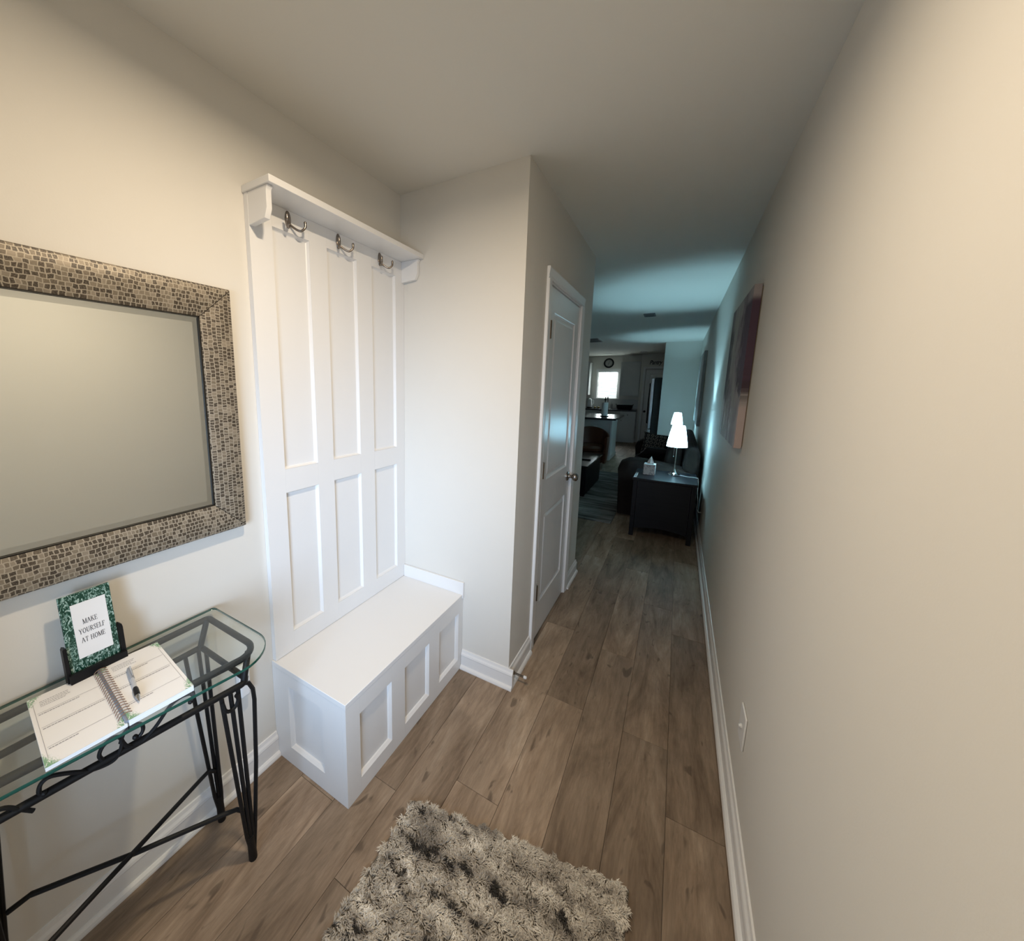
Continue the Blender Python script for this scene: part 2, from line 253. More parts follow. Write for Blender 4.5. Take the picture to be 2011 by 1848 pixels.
def thing(name, loc, label, cat, group=None):
    o = bpy.data.objects.new(name, None); o.empty_display_size = 0.05; COL.objects.link(o); o.location = loc; return tag(o, label, cat, group)
def tag(o, label, cat, group=None):
    o['label'] = label; o['category'] = cat
    if group: o['group'] = group
    return o
def struct(o): o['kind'] = 'structure'; return o
def box(name, m, parent, *b, bevel=0.0, seg=2): return MB().box(*b).build(name, m, parent, bevel, seg)

# ------------------------------------------------------------------ room shell
WX = 1.5777; XJ = 0.6735; YJ = 1.6335; YE = 3.057; H = 2.44; YK = 12.2
struct(box('wall_left', WALL, None, -0.12, 0, -0.6, YJ, 0, H))
struct(box('wall_closet_front', WALL, None, -0.12, XJ, YJ, YJ + 0.10, 0, H))
m = MB(); m.box(XJ - 0.11, XJ, YJ + 0.10, 1.985, 0, H); m.box(XJ - 0.11, XJ, 2.70, YE - 0.11, 0, H); m.box(XJ - 0.11, XJ, 1.985, 2.70, 2.045, H); struct(m.build('wall_closet_side', WALL))
struct(box('wall_living_near', WALL, None, -4.1, XJ, YE - 0.11, YE, 0, H))
struct(box('wall_right', WALL, None, WX, WX + 0.12, -0.6, YK + 0.1, 0, H))
struct(box('wall_nook', WALL, None, 0.955, WX, 9.10, 9.20, 0, H))
WY0, WY1, WZ0, WZ1 = -0.85, -0.285, 1.20, 2.005
m = MB(); m.box(-4.1, WY0, YK, YK + 0.1, 0, H); m.box(WY1, WX, YK, YK + 0.1, 0, H); m.box(WY0, WY1, YK, YK + 0.1, 0, WZ0); m.box(WY0, WY1, YK, YK + 0.1, WZ1, H); struct(m.build('wall_kitchen', WALL))
struct(box('wall_living_left', WALL, None, -4.1, -4, YE, YK, 0, H))
m = MB(); m.box(0, 0.64, -0.6, -0.5, 0, H); m.box(1.55, WX, -0.6, -0.5, 0, H); m.box(0.64, 1.55, -0.6, -0.5, 2.07, H); struct(m.build('wall_front', WALL))
struct(box('ceiling', CEIL, None, -4.1, WX + 0.12, -0.6, YK + 0.1, H, H + 0.1))
# floor slab with vinyl planks as pieces
fl = struct(box('floor', SUBF, None, -4.1, WX + 0.12, -0.6, YK + 0.1, -0.06, -0.004))
starts = [1.38, 1.67, 2.19, 1.69, 1.095, 0.64, 0.94, 0.79, 1.30, 0.55, 1.05, 0.3, 1.5, 0.8, 1.2, 0.5]
PL = 1.185; PW = 0.1735; full = {}
def plank_mesh(w, l):
    k = (round(w, 3), round(l, 3))
    if k not in full:
        mm = MB(); g = 0.0006; c = 0.0012
        a = [(g, g), (w - g, g), (w - g, l - g), (g, l - g)]; i = [(g + c, g + c), (w - g - c, g + c), (w - g - c, l - g - c), (g + c, l - g - c)]
        mm.add([(x, y, -0.004) for x, y in a] + [(x, y, -0.0008) for x, y in a] + [(x, y, 0) for x, y in i], [(0, 1, 5, 4), (1, 2, 6, 5), (2, 3, 7, 6), (3, 0, 4, 7), (4, 5, 9, 8), (5, 6, 10, 9), (6, 7, 11, 10), (7, 4, 8, 11), (8, 9, 10, 11), (3, 2, 1, 0)])
        me = bpy.data.meshes.new('plank'); me.from_pydata(mm.v, [], mm.f); me.materials.append(PLANK); full[k] = me
    return full[k]
for c in range(-1, 16):
    x1 = 1.55 - c * PW; x0 = x1 - PW
    if c == -1: x0, x1 = 1.55, 1.5777
    s0 = starts[c] if c >= 0 else 0.9
    y = s0 - PL * 4; lim = -0.5 if x1 > -0.02 else YE
    while y < YK:
        a, e = max(y, lim), min(y + PL, YK)
        if e - a > 0.03 and not (x1 < -0.6 and a > 10):
            p = bpy.data.objects.new('plank', plank_mesh(x1 - x0, e - a)); COL.objects.link(p); p.parent = fl; p.location = (x0, a, 0)
        y += PL
# baseboards: board, cap bead and shoe moulding in one profile (d out of the wall, z up)
BP = [(0, 0), (0.026, 0), (0.026, 0.006), (0.023, 0.014), (0.017, 0.019), (0.013, 0.020), (0.013, 0.072), (0.015, 0.076), (0.013, 0.084), (0.008, 0.092), (0.005, 0.104), (0, 0.105)]
def baseboard(name, segs):
    mb = MB()
    for fn, a, c in segs: mb.prism(BP, fn, a, c)
    return struct(mb.build(name, TRIM))
baseboard('baseboard_left', [(lambda p, t: (p[0], t, p[1]), -0.5, 0.799)])
baseboard('baseboard_right', [(lambda p, t: (WX - p[0], t, p[1]), -0.5, 9.10)])
baseboard('baseboard_closet_front', [(lambda p, t: (t, YJ - p[0], p[1]), 0.407, XJ + 0.026)])
baseboard('baseboard_closet_side', [(lambda p, t: (XJ + p[0], t, p[1]), YJ, 1.933), (lambda p, t: (XJ + p[0], t, p[1]), 2.752, YE + 0.02)])
baseboard('baseboard_nook', [(lambda p, t: (t, 9.10 - p[0], p[1]), 0.955, WX - 0.026)])
# closet door
def rings(mb, loops, fn):          # nested rectangles: (inset, depth); fn(u, v, d)
    (u0, u1, v0, v1), ls = loops; vs = []; fs = []
    for ins, d in ls: vs += [fn(u0 + ins, v0 + ins, d), fn(u1 - ins, v0 + ins, d), fn(u1 - ins, v1 - ins, d), fn(u0 + ins, v1 - ins, d)]
    for i in range(len(ls) - 1):
        for j in range(4): fs.append((i * 4 + j, i * 4 + (j + 1) % 4, (i + 1) * 4 + (j + 1) % 4, (i + 1) * 4 + j))
    k = (len(ls) - 1) * 4; fs.append((k, k + 1, k + 2, k + 3)); return mb.add(vs, fs)
def frame_with_holes(mb, u0, u1, v0, v1, holes, fn, d0, d1):   # stiles and rails round a column of openings
    hs = sorted(holes, key=lambda h: h[2]); a, c = hs[0][0], hs[0][1]
    def bx(a0, a1, b0, b1): mb.add([fn(u, v, d) for d in (d0, d1) for v in (b0, b1) for u in (a0, a1)], [(0, 2, 3, 1), (4, 5, 7, 6), (0, 1, 5, 4), (2, 6, 7, 3), (0, 4, 6, 2), (1, 3, 7, 5)])
    bx(u0, a, v0, v1); bx(c, u1, v0, v1); z = v0
    for h in hs: bx(a, c, z, h[2]); z = h[3]
    bx(a, c, z, v1)
PANEL_LOOPS = [(0, 0), (0.004, -0.004), (0.012, -0.009), (0.020, -0.010), (0.034, -0.004), (0.038, -0.003)]
def panel_door(name, fn, w, h, sx, knob_u, knob_side=1):
    root = struct(bpy.data.objects.new(name, None)); COL.objects.link(root)
    holes = [(sx, w - sx, 0.21, 0.765), (sx, w - sx, 0.965, h - 0.12)]
    mb = MB(); frame_with_holes(mb, 0, w, 0, h, holes, fn, -0.035, 0.0); mb.build('door_slab', DOORM, root)
    for hl in holes: mb = MB(); rings(mb, (hl, PANEL_LOOPS), fn); mb.build('door_panel', DOORM, root)
    return root
DX = XJ - 0.004; fnd = lambda u, v, d: (DX + d, 2.011 + u, 0.012 + v)
d1 = panel_door('door_1', fnd, 0.666, 2.009, 0.10, 0.62)
for z in (1.80, 1.05, 0.325):
    mb = MB(); mb.box(DX + 0.0002, DX + 0.003, 2.020, 2.040, z - 0.045, z + 0.045); mb.tube([(DX + 0.0095, 2.016, z - 0.046), (DX + 0.0095, 2.016, z + 0.046)], 0.0075, 10); mb.build('hinge', HINGE, d1)
kb = MB().lathe([(0.032, 0), (0.032, 0.005), (0.026, 0.010), (0.013, 0.013), (0.011, 0.030), (0.014, 0.036), (0.024, 0.042), (0.0285, 0.052), (0.027, 0.064), (0.018, 0.072), (0.004, 0.074)], (DX, 2.618, 0.900), 24, 'x').build('knob', NICKEL, d1)
mb = MB(); f = lambda p, t: (XJ + p[1], p[0], t)
CS = [(0, 0), (0.057, 0), (0.057, 0.014), (0.050, 0.016), (0.015, 0.011), (0.008, 0.012), (0, 0.009)]
mb.prism([(2.000 - q[0] * 1.15, q[1]) for q in CS], lambda p, t: (XJ + p[1], p[0], t), 0, 2.035)
mb.prism([(2.689 + q[0] * 1.08, q[1]) for q in CS], lambda p, t: (XJ + p[1], p[0], t), 0, 2.035)
mb.prism([(2.035 + q[0], q[1]) for q in CS], lambda p, t: (XJ + p[1], t, p[0]), 2.000 - 0.0655, 2.689 + 0.0616)
mb.box(XJ - 0.11, XJ - 0.001, 1.985, 2.003, 0, 2.045); mb.box(XJ - 0.11, XJ - 0.001, 2.684, 2.70, 0, 2.045); mb.box(XJ - 0.11, XJ - 0.001, 2.003, 2.684, 2.027, 2.045)
struct(mb.build('trim_1', TRIM))
# glazed front door behind the viewer, lets the daylight in
d2 = struct(bpy.data.objects.new('door_2', None)); COL.objects.link(d2)
mb = MB(); mb.box(0.645, 0.70, -0.57, -0.53, 0.01, 2.06); mb.box(1.49, 1.545, -0.57, -0.53, 0.01, 2.06); mb.box(0.70, 1.49, -0.57, -0.53, 0.01, 0.12); mb.box(0.70, 1.49, -0.57, -0.53, 1.98, 2.06); mb.build('door_frame', TRIM, d2)
box('pane', PANE, d2, 0.70, 1.49, -0.553, -0.547, 0.12, 1.98)
# ------------------------------------------------------------------ hall tree
ht = thing('hall_tree', (0, 1.22, 0.425), 'white panelled hall tree back with top shelf and three coat hooks above the bench', 'hall tree')
Y0, Y1 = 0.805, YJ - 0.001; T0, T1 = 0.0008, 0.022
cols = [(0.89, 1.046), (1.131, 1.297), (1.392, 1.565)]; zb = [(0.505, 1.088), (1.180, 2.043)]
box('backing_board', TRIM, ht, T0, 0.006, Y0, Y1, 0.424, 2.118)
edges = [Y0] + [e for c in cols for e in c] + [Y1]
for i in range(0, 8, 2): box('stile', TRIM, ht, 0.0062, T1, edges[i], edges[i + 1], 0.424, 2.118)
for c in cols:
    for z0, z1 in ((0.424, zb[0][0]), (zb[0][1], zb[1][0]), (zb[1][1], 2.118)): box('rail', TRIM, ht, 0.0062, T1, c[0] + 0.0002, c[1] - 0.0002, z0, z1)
    for z0, z1 in zb:
        mb = MB(); rings(mb, ((c[0] + 0.0004, c[1] - 0.0004, z0 + 0.0004, z1 - 0.0004), [(0, 0.0212), (0.005, 0.0105), (0.008, 0.0082)]), lambda u, v, d: (d, u, v)); mb.build('panel', TRIM, ht)
box('shelf', TRIM, ht, T0, 0.146, 0.800, YJ - 0.001, 2.1185, 2.140, bevel=0.0015)
BR = [(0.022, 2.118), (0.128, 2.118), (0.128, 2.114), (0.122, 2.108), (0.120, 2.102), (0.120, 2.052), (0.106, 2.024), (0.022, 2.018)]
for ya in (0.806, YJ - 0.021): MB().prism(BR, lambda p, t: (p[0], t, p[1]), ya, ya + 0.019).build('bracket', TRIM, ht, 0.001)
def hook(y):
    z = 2.086
    pl = MB().ell((0.0225, y, z), (0.007, 0.0125, 0.030), 18, 10).build('coat_hook', HOOKM, ht)
    for s, L in ((-1, 0.036), (1, 0.040)):
        pts = []; k = 14
        for i in range(k + 1):
            t = i / k
            a = t * 1.25 * PI - 0.35 * PI
            px = 0.026 + 0.040 * min(1, t * 1.25)
            py = s * L * min(1.0, t * 1.18) ** 0.9
            pz = -0.014 - 0.022 * math.sin(min(1, t / 0.62) * PI / 2) + (0.030 * ((t - 0.55) / 0.45) ** 1.6 if t > 0.55 else 0)
            pts.append((px, y + py, z + pz))
        MB().tube(pts, [0.0042 if i < k - 2 else 0.0048 for i in range(k + 1)], 10).ell(pts[-1], (0.0055,) * 3, 10, 6).build('prong', HOOKM, pl)
for y in (0.955, 1.193, 1.448): hook(y)
# ------------------------------------------------------------------ bench
bn = thing('storage_bench', (0.2, 1.22, 0), 'white built-in storage bench with square recessed panels below the hall tree', 'bench')
XB, YB, ZB = 0.4054, 0.7996, 0.4223
fx = lambda u, v, d: (XB + d, u, v); fy = lambda u, v, d: (u, YB - d, v)
bc = [(0.867, 1.045), (1.132, 1.314), (1.402, 1.587)]; bz = (0.066, 0.335)
be = [YB] + [e for c in bc for e in c] + [YJ - 0.001]
for i in range(0, 8, 2): box('stile', TRIM, bn, XB - 0.018, XB, be[i], be[i + 1], 0.001, ZB - 0.0205)
for c in bc:
    box('rail', TRIM, bn, XB - 0.018, XB, c[0] + 0.0002, c[1] - 0.0002, 0.001, bz[0]); box('rail', TRIM, bn, XB - 0.018, XB, c[0] + 0.0002, c[1] - 0.0002, bz[1], ZB - 0.0205)
    mb = MB(); rings(mb, ((c[0], c[1], *bz), [(0, 0), (0.009, -0.009), (0.011, -0.014)]), lambda u, v, d: fx(u, v, d - 0.0004)); mb.build('panel', TRIM, bn)
ee = (0.094, 0.288); ez = (0.078, 0.350)
mb = MB(); frame_with_holes(mb, 0.001, XB - 0.0182, 0.001, ZB - 0.0205, [(ee[0], ee[1], *ez)], fy, -0.018, 0.0); mb.build('end_frame', TRIM, bn)
mb = MB(); rings(mb, ((*ee, *ez), [(0, 0), (0.009, -0.009), (0.011, -0.014)]), lambda u, v, d: fy(u, v, d - 0.0004)); mb.build('panel', TRIM, bn)
box('seat', TRIM, bn, 0.0008, XB + 0.001, YB - 0.001, YJ - 0.012, ZB - 0.020, ZB, bevel=0.0015)
box('end_board', TRIM, bn, 0.0225, XB + 0.006, YJ - 0.0115, YJ - 0.0008, ZB - 0.02, ZB + 0.068, bevel=0.0015)
# ------------------------------------------------------------------ mirror
mr = thing('wall_mirror', (0, 0.17, 1.0), 'large rectangular wall mirror in a silver and brown mosaic frame above the console table', 'mirror')
MY0, MY1, MZ0, MZ1, FW = -0.38, 0.724, 1.012, 1.797, 0.094
PROF = [(0, 0.001), (0, 0.022), (0.004, 0.029), (0.014, 0.032), (0.045, 0.029), (0.080, 0.021), (0.089, 0.018), (FW, 0.016), (FW, 0.008), (0.05, 0.001)]
def rail(a, c, inw, m, nm):        # a->c outer corner pair, mitred; inw: inward direction
    a, c, inw = Vector(a), Vector(c), Vector(inw); d = (c - a).normalized(); n = len(PROF); vs = []
    for q in PROF: vs.append(a + inw * q[0] + d * q[0] + Vector((q[1], 0, 0)))
    for q in PROF: vs.append(c + inw * q[0] - d * q[0] + Vector((q[1], 0, 0)))
    fs = [(i, (i + 1) % n, n + (i + 1) % n, n + i) for i in range(n)] + [tuple(range(n)), tuple(range(2 * n - 1, n - 1, -1))]
    MB().add(vs, fs).build(nm, m, mr, auto=True)
g = 0.0012
rail((0, MY0 + g, MZ1), (0, MY1 - g, MZ1), (0, 0, -1), MOS_H, 'frame_rail'); rail((0, MY0 + g, MZ0), (0, MY1 - g, MZ0), (0, 0, 1), MOS_H, 'frame_rail')
rail((0, MY1, MZ0 + g), (0, MY1, MZ1 - g), (0, -1, 0), MOS_V, 'frame_rail'); rail((0, MY0, MZ0 + g), (0, MY0, MZ1 - g), (0, 1, 0), MOS_V, 'frame_rail')
gl = (MY0 + FW - 0.004, MY1 - FW + 0.004, MZ0 + FW - 0.004, MZ1 - FW + 0.004)
mb = MB(); rings(mb, (gl, [(0, 0.0095), (0.024, 0.0115)]), lambda u, v, d: (d, u, v)); mb.build('mirror_glass', MIRROR, mr)
mb = MB()
for k, (u0, u1, v0, v1) in enumerate(((MY0 + FW, MY1 - FW, MZ1 - FW - 0.0028, MZ1 - FW), (MY0 + FW, MY1 - FW, MZ0 + FW, MZ0 + FW + 0.0028), (MY1 - FW - 0.0028, MY1 - FW, MZ0 + FW, MZ1 - FW), (MY0 + FW, MY0 + FW + 0.0028, MZ0 + FW, MZ1 - FW))): mb.box(0.010, 0.0155, u0, u1, v0, v1)
mb.build('inner_bead', mat('dark_bead', (0.02, 0.017, 0.014), 0.4, 0.6), mr)
# ------------------------------------------------------------------ console table
ZG = 0.761
ct = thing('console_table', (0.18, 0.3, 0), 'black wrought iron console table with green-edged glass top under the mirror', 'table')
def rrect(x0, x1, y0, y1, rf, rb, n=8):     # plan outline, front (x1) corners radius rf, back corners rb
    pts = []
    for cx, cy, r, a0 in ((x1 - rf, y1 - rf, rf, 0), (x0 + rb, y1 - rb, rb, PI / 2), (x0 + rb, y0 + rb, rb, PI), (x1 - rf, y0 + rf, rf, 1.5 * PI)):
        for i in range(n + 1): a = a0 + (PI / 2) * i / n; pts.append((cx + r * math.cos(a), cy + r * math.sin(a)))
    return pts
TY0, TY1 = -0.10, 0.602
gp = rrect(0.012, 0.372, TY0, TY1, 0.11, 0.012, 10); n = len(gp); cen = (0.19, 0.25)
gp = [(x - 0.16 * max(0, 0.5 - y) * (1 if x > 0.19 else 0), y) for x, y in gp]
top = MB(); ins = [(x + (cen[0] - x) * 0.006, y + (cen[1] - y) * 0.006) for x, y in gp]
top.add([(x, y, ZG) for x, y in ins], [tuple(range(n))]); top.add([(x, y, ZG - 0.008) for x, y in ins], [tuple(range(n - 1, -1, -1))])
gto = top.build('glass_top', GLASS, ct)
ed = MB(); ed.add([(x, y, ZG) for x, y in ins] + [(x, y, ZG - 0.0015) for x, y in gp] + [(x, y, ZG - 0.0065) for x, y in gp] + [(x, y, ZG - 0.008) for x, y in ins], [(k * n + i, k * n + (i + 1) % n, (k + 1) * n + (i + 1) % n, (k + 1) * n + i) for k in range(3) for i in range(n)], True); ed.build('glass_edge', GEDGE, gto)
ZU, ZL = ZG - 0.0175, 0.662; RU, RL_ = 0.0092, 0.0085
ru = rrect(0.034, 0.308, TY0 + 0.03, 0.570, 0.055, 0.012); TP = lambda x, y: x - 0.16 * max(0, 0.5 - y) * (1 if x > 0.17 else 0); ru = [(TP(x, y), y) for x, y in ru]; MB().tube([(x, y, ZU) for x, y in ru], RU, 10, True).build('top_ring', IRON, ct)
rl = rrect(0.040, 0.300, TY0 + 0.06, 0.538, 0.022, 0.012); rl = [(TP(x, y), y) for x, y in rl]; MB().tube([(x, y, ZL) for x, y in rl], RL_, 10, True).build('lower_ring', IRON, ct)
for (xu, yu), (xl, yl) in (((0.040, 0.562), (0.046, 0.532)), ((0.292, 0.548), (0.294, 0.528)), ((0.040, TY0 + 0.038), (0.046, TY0 + 0.066)), ((0.205, TY0 + 0.05), (0.207, TY0 + 0.07))): MB().tube([(xu, yu, ZU), (xl, yl, ZL)], 0.009, 10).build('corner_post', IRON, ct)
def leg(ft, tops, bow=None, curl=None):
    fx_, fy_ = ft; lo = MB().tube([(fx_, fy_, 0.001), (fx_, fy_, 0.012), (fx_ + (tops[1][0] - fx_) * 0.12, fy_ + (tops[1][1] - fy_) * 0.12, 0.10)], [0.0125, 0.0125, 0.0105], 12).build('leg', IRON, ct)
    for k, (x, y) in enumerate(tops):
        o_ = (k - 1) * 0.006
        MB().tube([(x, y, ZL), (fx_ + (x - fx_) * 0.16, fy_ + (y - fy_) * 0.16 + o_, 0.11), (fx_, fy_ + o_ * 0.5, 0.03)], 0.0062, 8).build('rod', IRON, lo)
    if bow: MB().tube(bow, 0.006, 8).build('rod', IRON, lo)
    if curl: MB().tube(curl, [0.005] * (len(curl) - 2) + [0.006, 0.007], 8).build('curl', IRON, lo)
bow = [(0.296, 0.500, 0.655), (0.297, 0.520, 0.662), (0.296, 0.540, 0.650), (0.293, 0.553, 0.620), (0.290, 0.557, 0.58), (0.276, 0.556, 0.36), (0.258, 0.548, 0.12), (0.252, 0.542, 0.02)]
curl = [(0.303, 0.462, 0.650)] + [(0.305, 0.484 - 0.019 * math.cos(a), 0.632 - 0.022 * math.sin(a)) for a in [i * PI / 9 for i in range(10)]] + [(0.305, 0.502, 0.640), (0.305, 0.500, 0.645)]
leg((0.250, 0.538), [(0.300, 0.462), (0.300, 0.486), (0.298, 0.508)], bow, curl)
leg((0.055, 0.545), [(0.042, 0.490), (0.044, 0.528), (0.075, 0.536)])
leg((0.062, 0.058), [(0.042, 0.095), (0.044, 0.070), (0.075, 0.050)])
leg((0.225, -0.045), [(0.219, -0.005), (0.216, -0.022), (0.213, -0.033)])
MB().tube([(0.262, 0.520, 0.205), (0.252, 0.500, 0.228), (0.238, 0.470, 0.234), (0.158, 0.290, 0.262), (0.078, 0.112, 0.300), (0.062, 0.076, 0.285)], 0.0062, 8).build('stretcher', IRON, ct)
MB().tube([(0.056, 0.538, 0.205), (0.064, 0.515, 0.232), (0.078, 0.485, 0.240), (0.158, 0.290, 0.2745), (0.230, 0.06, 0.290), (0.228, -0.025, 0.275)], 0.0062, 8).build('stretcher', IRON, ct)
# scrollwork between the rings, front face
XS = 0.303
def scroll(y0, s):
    q = [(0.000, 0.003), (0.010, -0.006), (0.018, -0.020), (0.016, -0.036), (0.004, -0.040), (-0.006, -0.030), (-0.002, -0.018)]
    return [(XS, y0 + s * a, 0.735 + c) for a, c in q]
SC = [[(0.262, 0.722), (0.255, 0.700), (0.240, 0.688), (0.205, 0.700), (0.170, 0.728), (0.148, 0.742), (0.135, 0.738), (0.131, 0.722), (0.137, 0.714)],
      [(0.226, 0.706), (0.222, 0.722), (0.230, 0.738), (0.246, 0.743), (0.258, 0.735), (0.262, 0.718), (0.270, 0.700), (0.290, 0.690), (0.320, 0.704), (0.352, 0.735), (0.375, 0.742), (0.396, 0.736), (0.402, 0.722), (0.395, 0.714)],
      [(0.258, 0.720), (0.266, 0.738), (0.282, 0.744), (0.297, 0.735), (0.299, 0.718), (0.291, 0.708), (0.284, 0.712)],
      [(0.120, 0.690), (0.105, 0.710), (0.085, 0.735), (0.060, 0.742), (0.040, 0.735)]]
for s_ in SC:
    P3 = [Vector((TP(XS, a), a, c - 0.7 * (0.31 - TP(XS, a)))) for a, c in s_]; pts = []
    for i in range(len(P3) - 1):
        p0, p1, p2, p3 = P3[max(i - 1, 0)], P3[i], P3[i + 1], P3[min(i + 2, len(P3) - 1)]
        for j in range(5): t = j / 5; pts.append(0.5 * ((2 * p1) + (p2 - p0) * t + (2 * p0 - 5 * p1 + 4 * p2 - p3) * t * t + (3 * p1 - p0 - 3 * p2 + p3) * t ** 3))
    pts.append(P3[-1]); MB().tube(pts, 0.0042, 8).ell(P3[-1], (0.006,) * 3, 8, 6).build('scroll', IRON, ct)
# ------------------------------------------------------------------ open guest book and pen
gb = thing('guest_book', (0.19, 0.27, ZG), 'open spiral-bound guest book with lined pages and green corner sprigs', 'book')
EX = Vector((0.254, -0.025, 0)); EY = Vector((0.0125, 0.1235, 0)); BL = Vector((0.057, 0.160, ZG + 0.0008)); BRt = Vector((0.0705, 0.2865, ZG + 0.0008))
def page(org, h, name, sag=0):
    a = [org, org + EX, org + EX + EY, org + EY]
    blk = MB().add([p for p in a] + [p + Vector((0, 0, h)) for p in a], [(3, 2, 1, 0), (0, 1, 5, 4), (1, 2, 6, 5), (2, 3, 7, 6), (3, 0, 4, 7), (4, 5, 6, 7)]).build('page_stack', PAPEREDGE, gb)
    t = [p + Vector((0, 0, h + 0.0004)) for p in a]; o = MB().add(t, [(0, 1, 2, 3)]).build(name, PAGE, blk)
    uv = o.data.uv_layers.new(name='page'); c2 = {0: (0, 0), 1: (0, 1), 2: (1, 1), 3: (1, 0)}
    ob = wloc(blk)
    for lp in o.data.loops:
        co = o.data.vertices[lp.vertex_index].co + ob; k = min(range(4), key=lambda i: (t[i] - co).length); uv.data[lp.index].uv = c2[k]
    z = h + 0.0008; pr = MB()
    def strip(u0, u1, v0, v1):
        q = [org + EX * v0 + EY * u0, org + EX * v1 + EY * u0, org + EX * v1 + EY * u1, org + EX * v0 + EY * u1]; pr.add([p + Vector((0, 0, z)) for p in q], [(0, 1, 2, 3)])
    for v_, w_ in ((0.30, 0.62), (0.52, 0.9), (0.80, 0.45)):
        strip(0.08, 0.93, v_ - 0.022, v_ - 0.0185)
        u = 0.09
        while u < w_: l = random.uniform(0.015, 0.05); strip(u, u + l, v_, v_ + 0.010); u += l + 0.008
    for v_ in (0.11, 0.135, 0.16, 0.185):
        u = 0.14
        while u < 0.42 + 0.1 * random.random(): l = random.uniform(0.012, 0.04); strip(u, u + l, v_, v_ + 0.007); u += l + 0.008
    strip(0.055, 0.060, 0.12, 0.90); strip(0.94, 0.945, 0.12, 0.90)
    pr.build('ruled_print', INK, blk); return blk
page(BL, 0.008, 'page'); page(BRt, 0.014, 'page')
sp0 = BL + EY * 1.01 + Vector((0, 0, 0.010)); sp1 = sp0 + EX
MB().tube([sp0 + EX * 0.02, sp0 + EX * 0.99], 0.0042, 10).build('spine', SPINE, gb)
for k in range(22):
    c = sp0 + EX * (0.03 + 0.042 * k) + Vector((0.001, 0.001, 0)); e = EY.normalized(); sk = EX.normalized() * 0.005
    pts = [c + e * (0.0135 * math.cos(a)) + Vector((0, 0, 0.0095 * math.sin(a))) + sk * (a / PI - 0.5) for a in [PI * i / 8 - 0.12 for i in range(9)]]
    MB().tube(pts, 0.00105, 6).build('ring', WIRE, gb)
pn = thing('ballpoint_pen', (0.22, 0.305, ZG + 0.016), 'grey and black ballpoint pen lying across a page of the guest book', 'pen')
pa, pb = Vector((0.150, 0.322, ZG + 0.0218)), Vector((0.292, 0.293, ZG + 0.0212))
def pp(t): return pa.lerp(pb, t)
MB().tube([pp(0), pp(0.03), pp(0.35)], [0.0042, 0.005, 0.005], 12).build('cap', GREYP, pn)
MB().tube([pp(0.352), pp(0.62)], [0.0046, 0.0042], 12).build('barrel', mat('silver_barrel', (0.65, 0.65, 0.66), 0.3, 0.6), pn)
MB().tube([pp(0.622), pp(0.66), pp(0.80), pp(0.84)], [0.0046, 0.0056, 0.0056, 0.0047], 12).build('grip', BLACKP, pn)
MB().tube([pp(0.842), pp(0.90), pp(0.97), pp(1.0)], [0.0045, 0.0038, 0.0014, 0.0006], 12).build('tip', CHROME, pn)
MB().tube([pp(0.02) + Vector((0, 0.002, 0.006)), pp(0.33) + Vector((0, 0.002, 0.006))], [0.0018, 0.0012], 8).build('clip', CHROME, pn)
# ------------------------------------------------------------------ sign on its black stand
SB = Vector((0.058, 0.2365, ZG + 0.022)); SU = Vector((0.0, 0.099, 0)); SV = Vector((-0.020, -0.001, 0.198)); SN = SU.cross(SV).normalized()
if SN.x < 0: SN = -SN
sp_ = lambda u, v, d=0: SB + SU * u + SV * v + SN * d
sg = thing('welcome_sign', SB, 'small green marbled board with a white label reading MAKE YOURSELF AT HOME', 'sign')
def slab(u0, u1, v0, v1, d0, d1): return MB().add([sp_(u, v, d) for d in (d0, d1) for v in (v0, v1) for u in (u0, u1)], [(0, 2, 3, 1), (4, 5, 7, 6), (0, 1, 5, 4), (2, 6, 7, 3), (0, 4, 6, 2), (1, 3, 7, 5)])
slab(0, 1, 0, 1, 0, 0.006).build('board', GREENM, sg, 0.001)
lab = slab(0.195, 0.875, 0.16, 0.865, 0.0062, 0.0068).build('white_label', PAPER, sg)
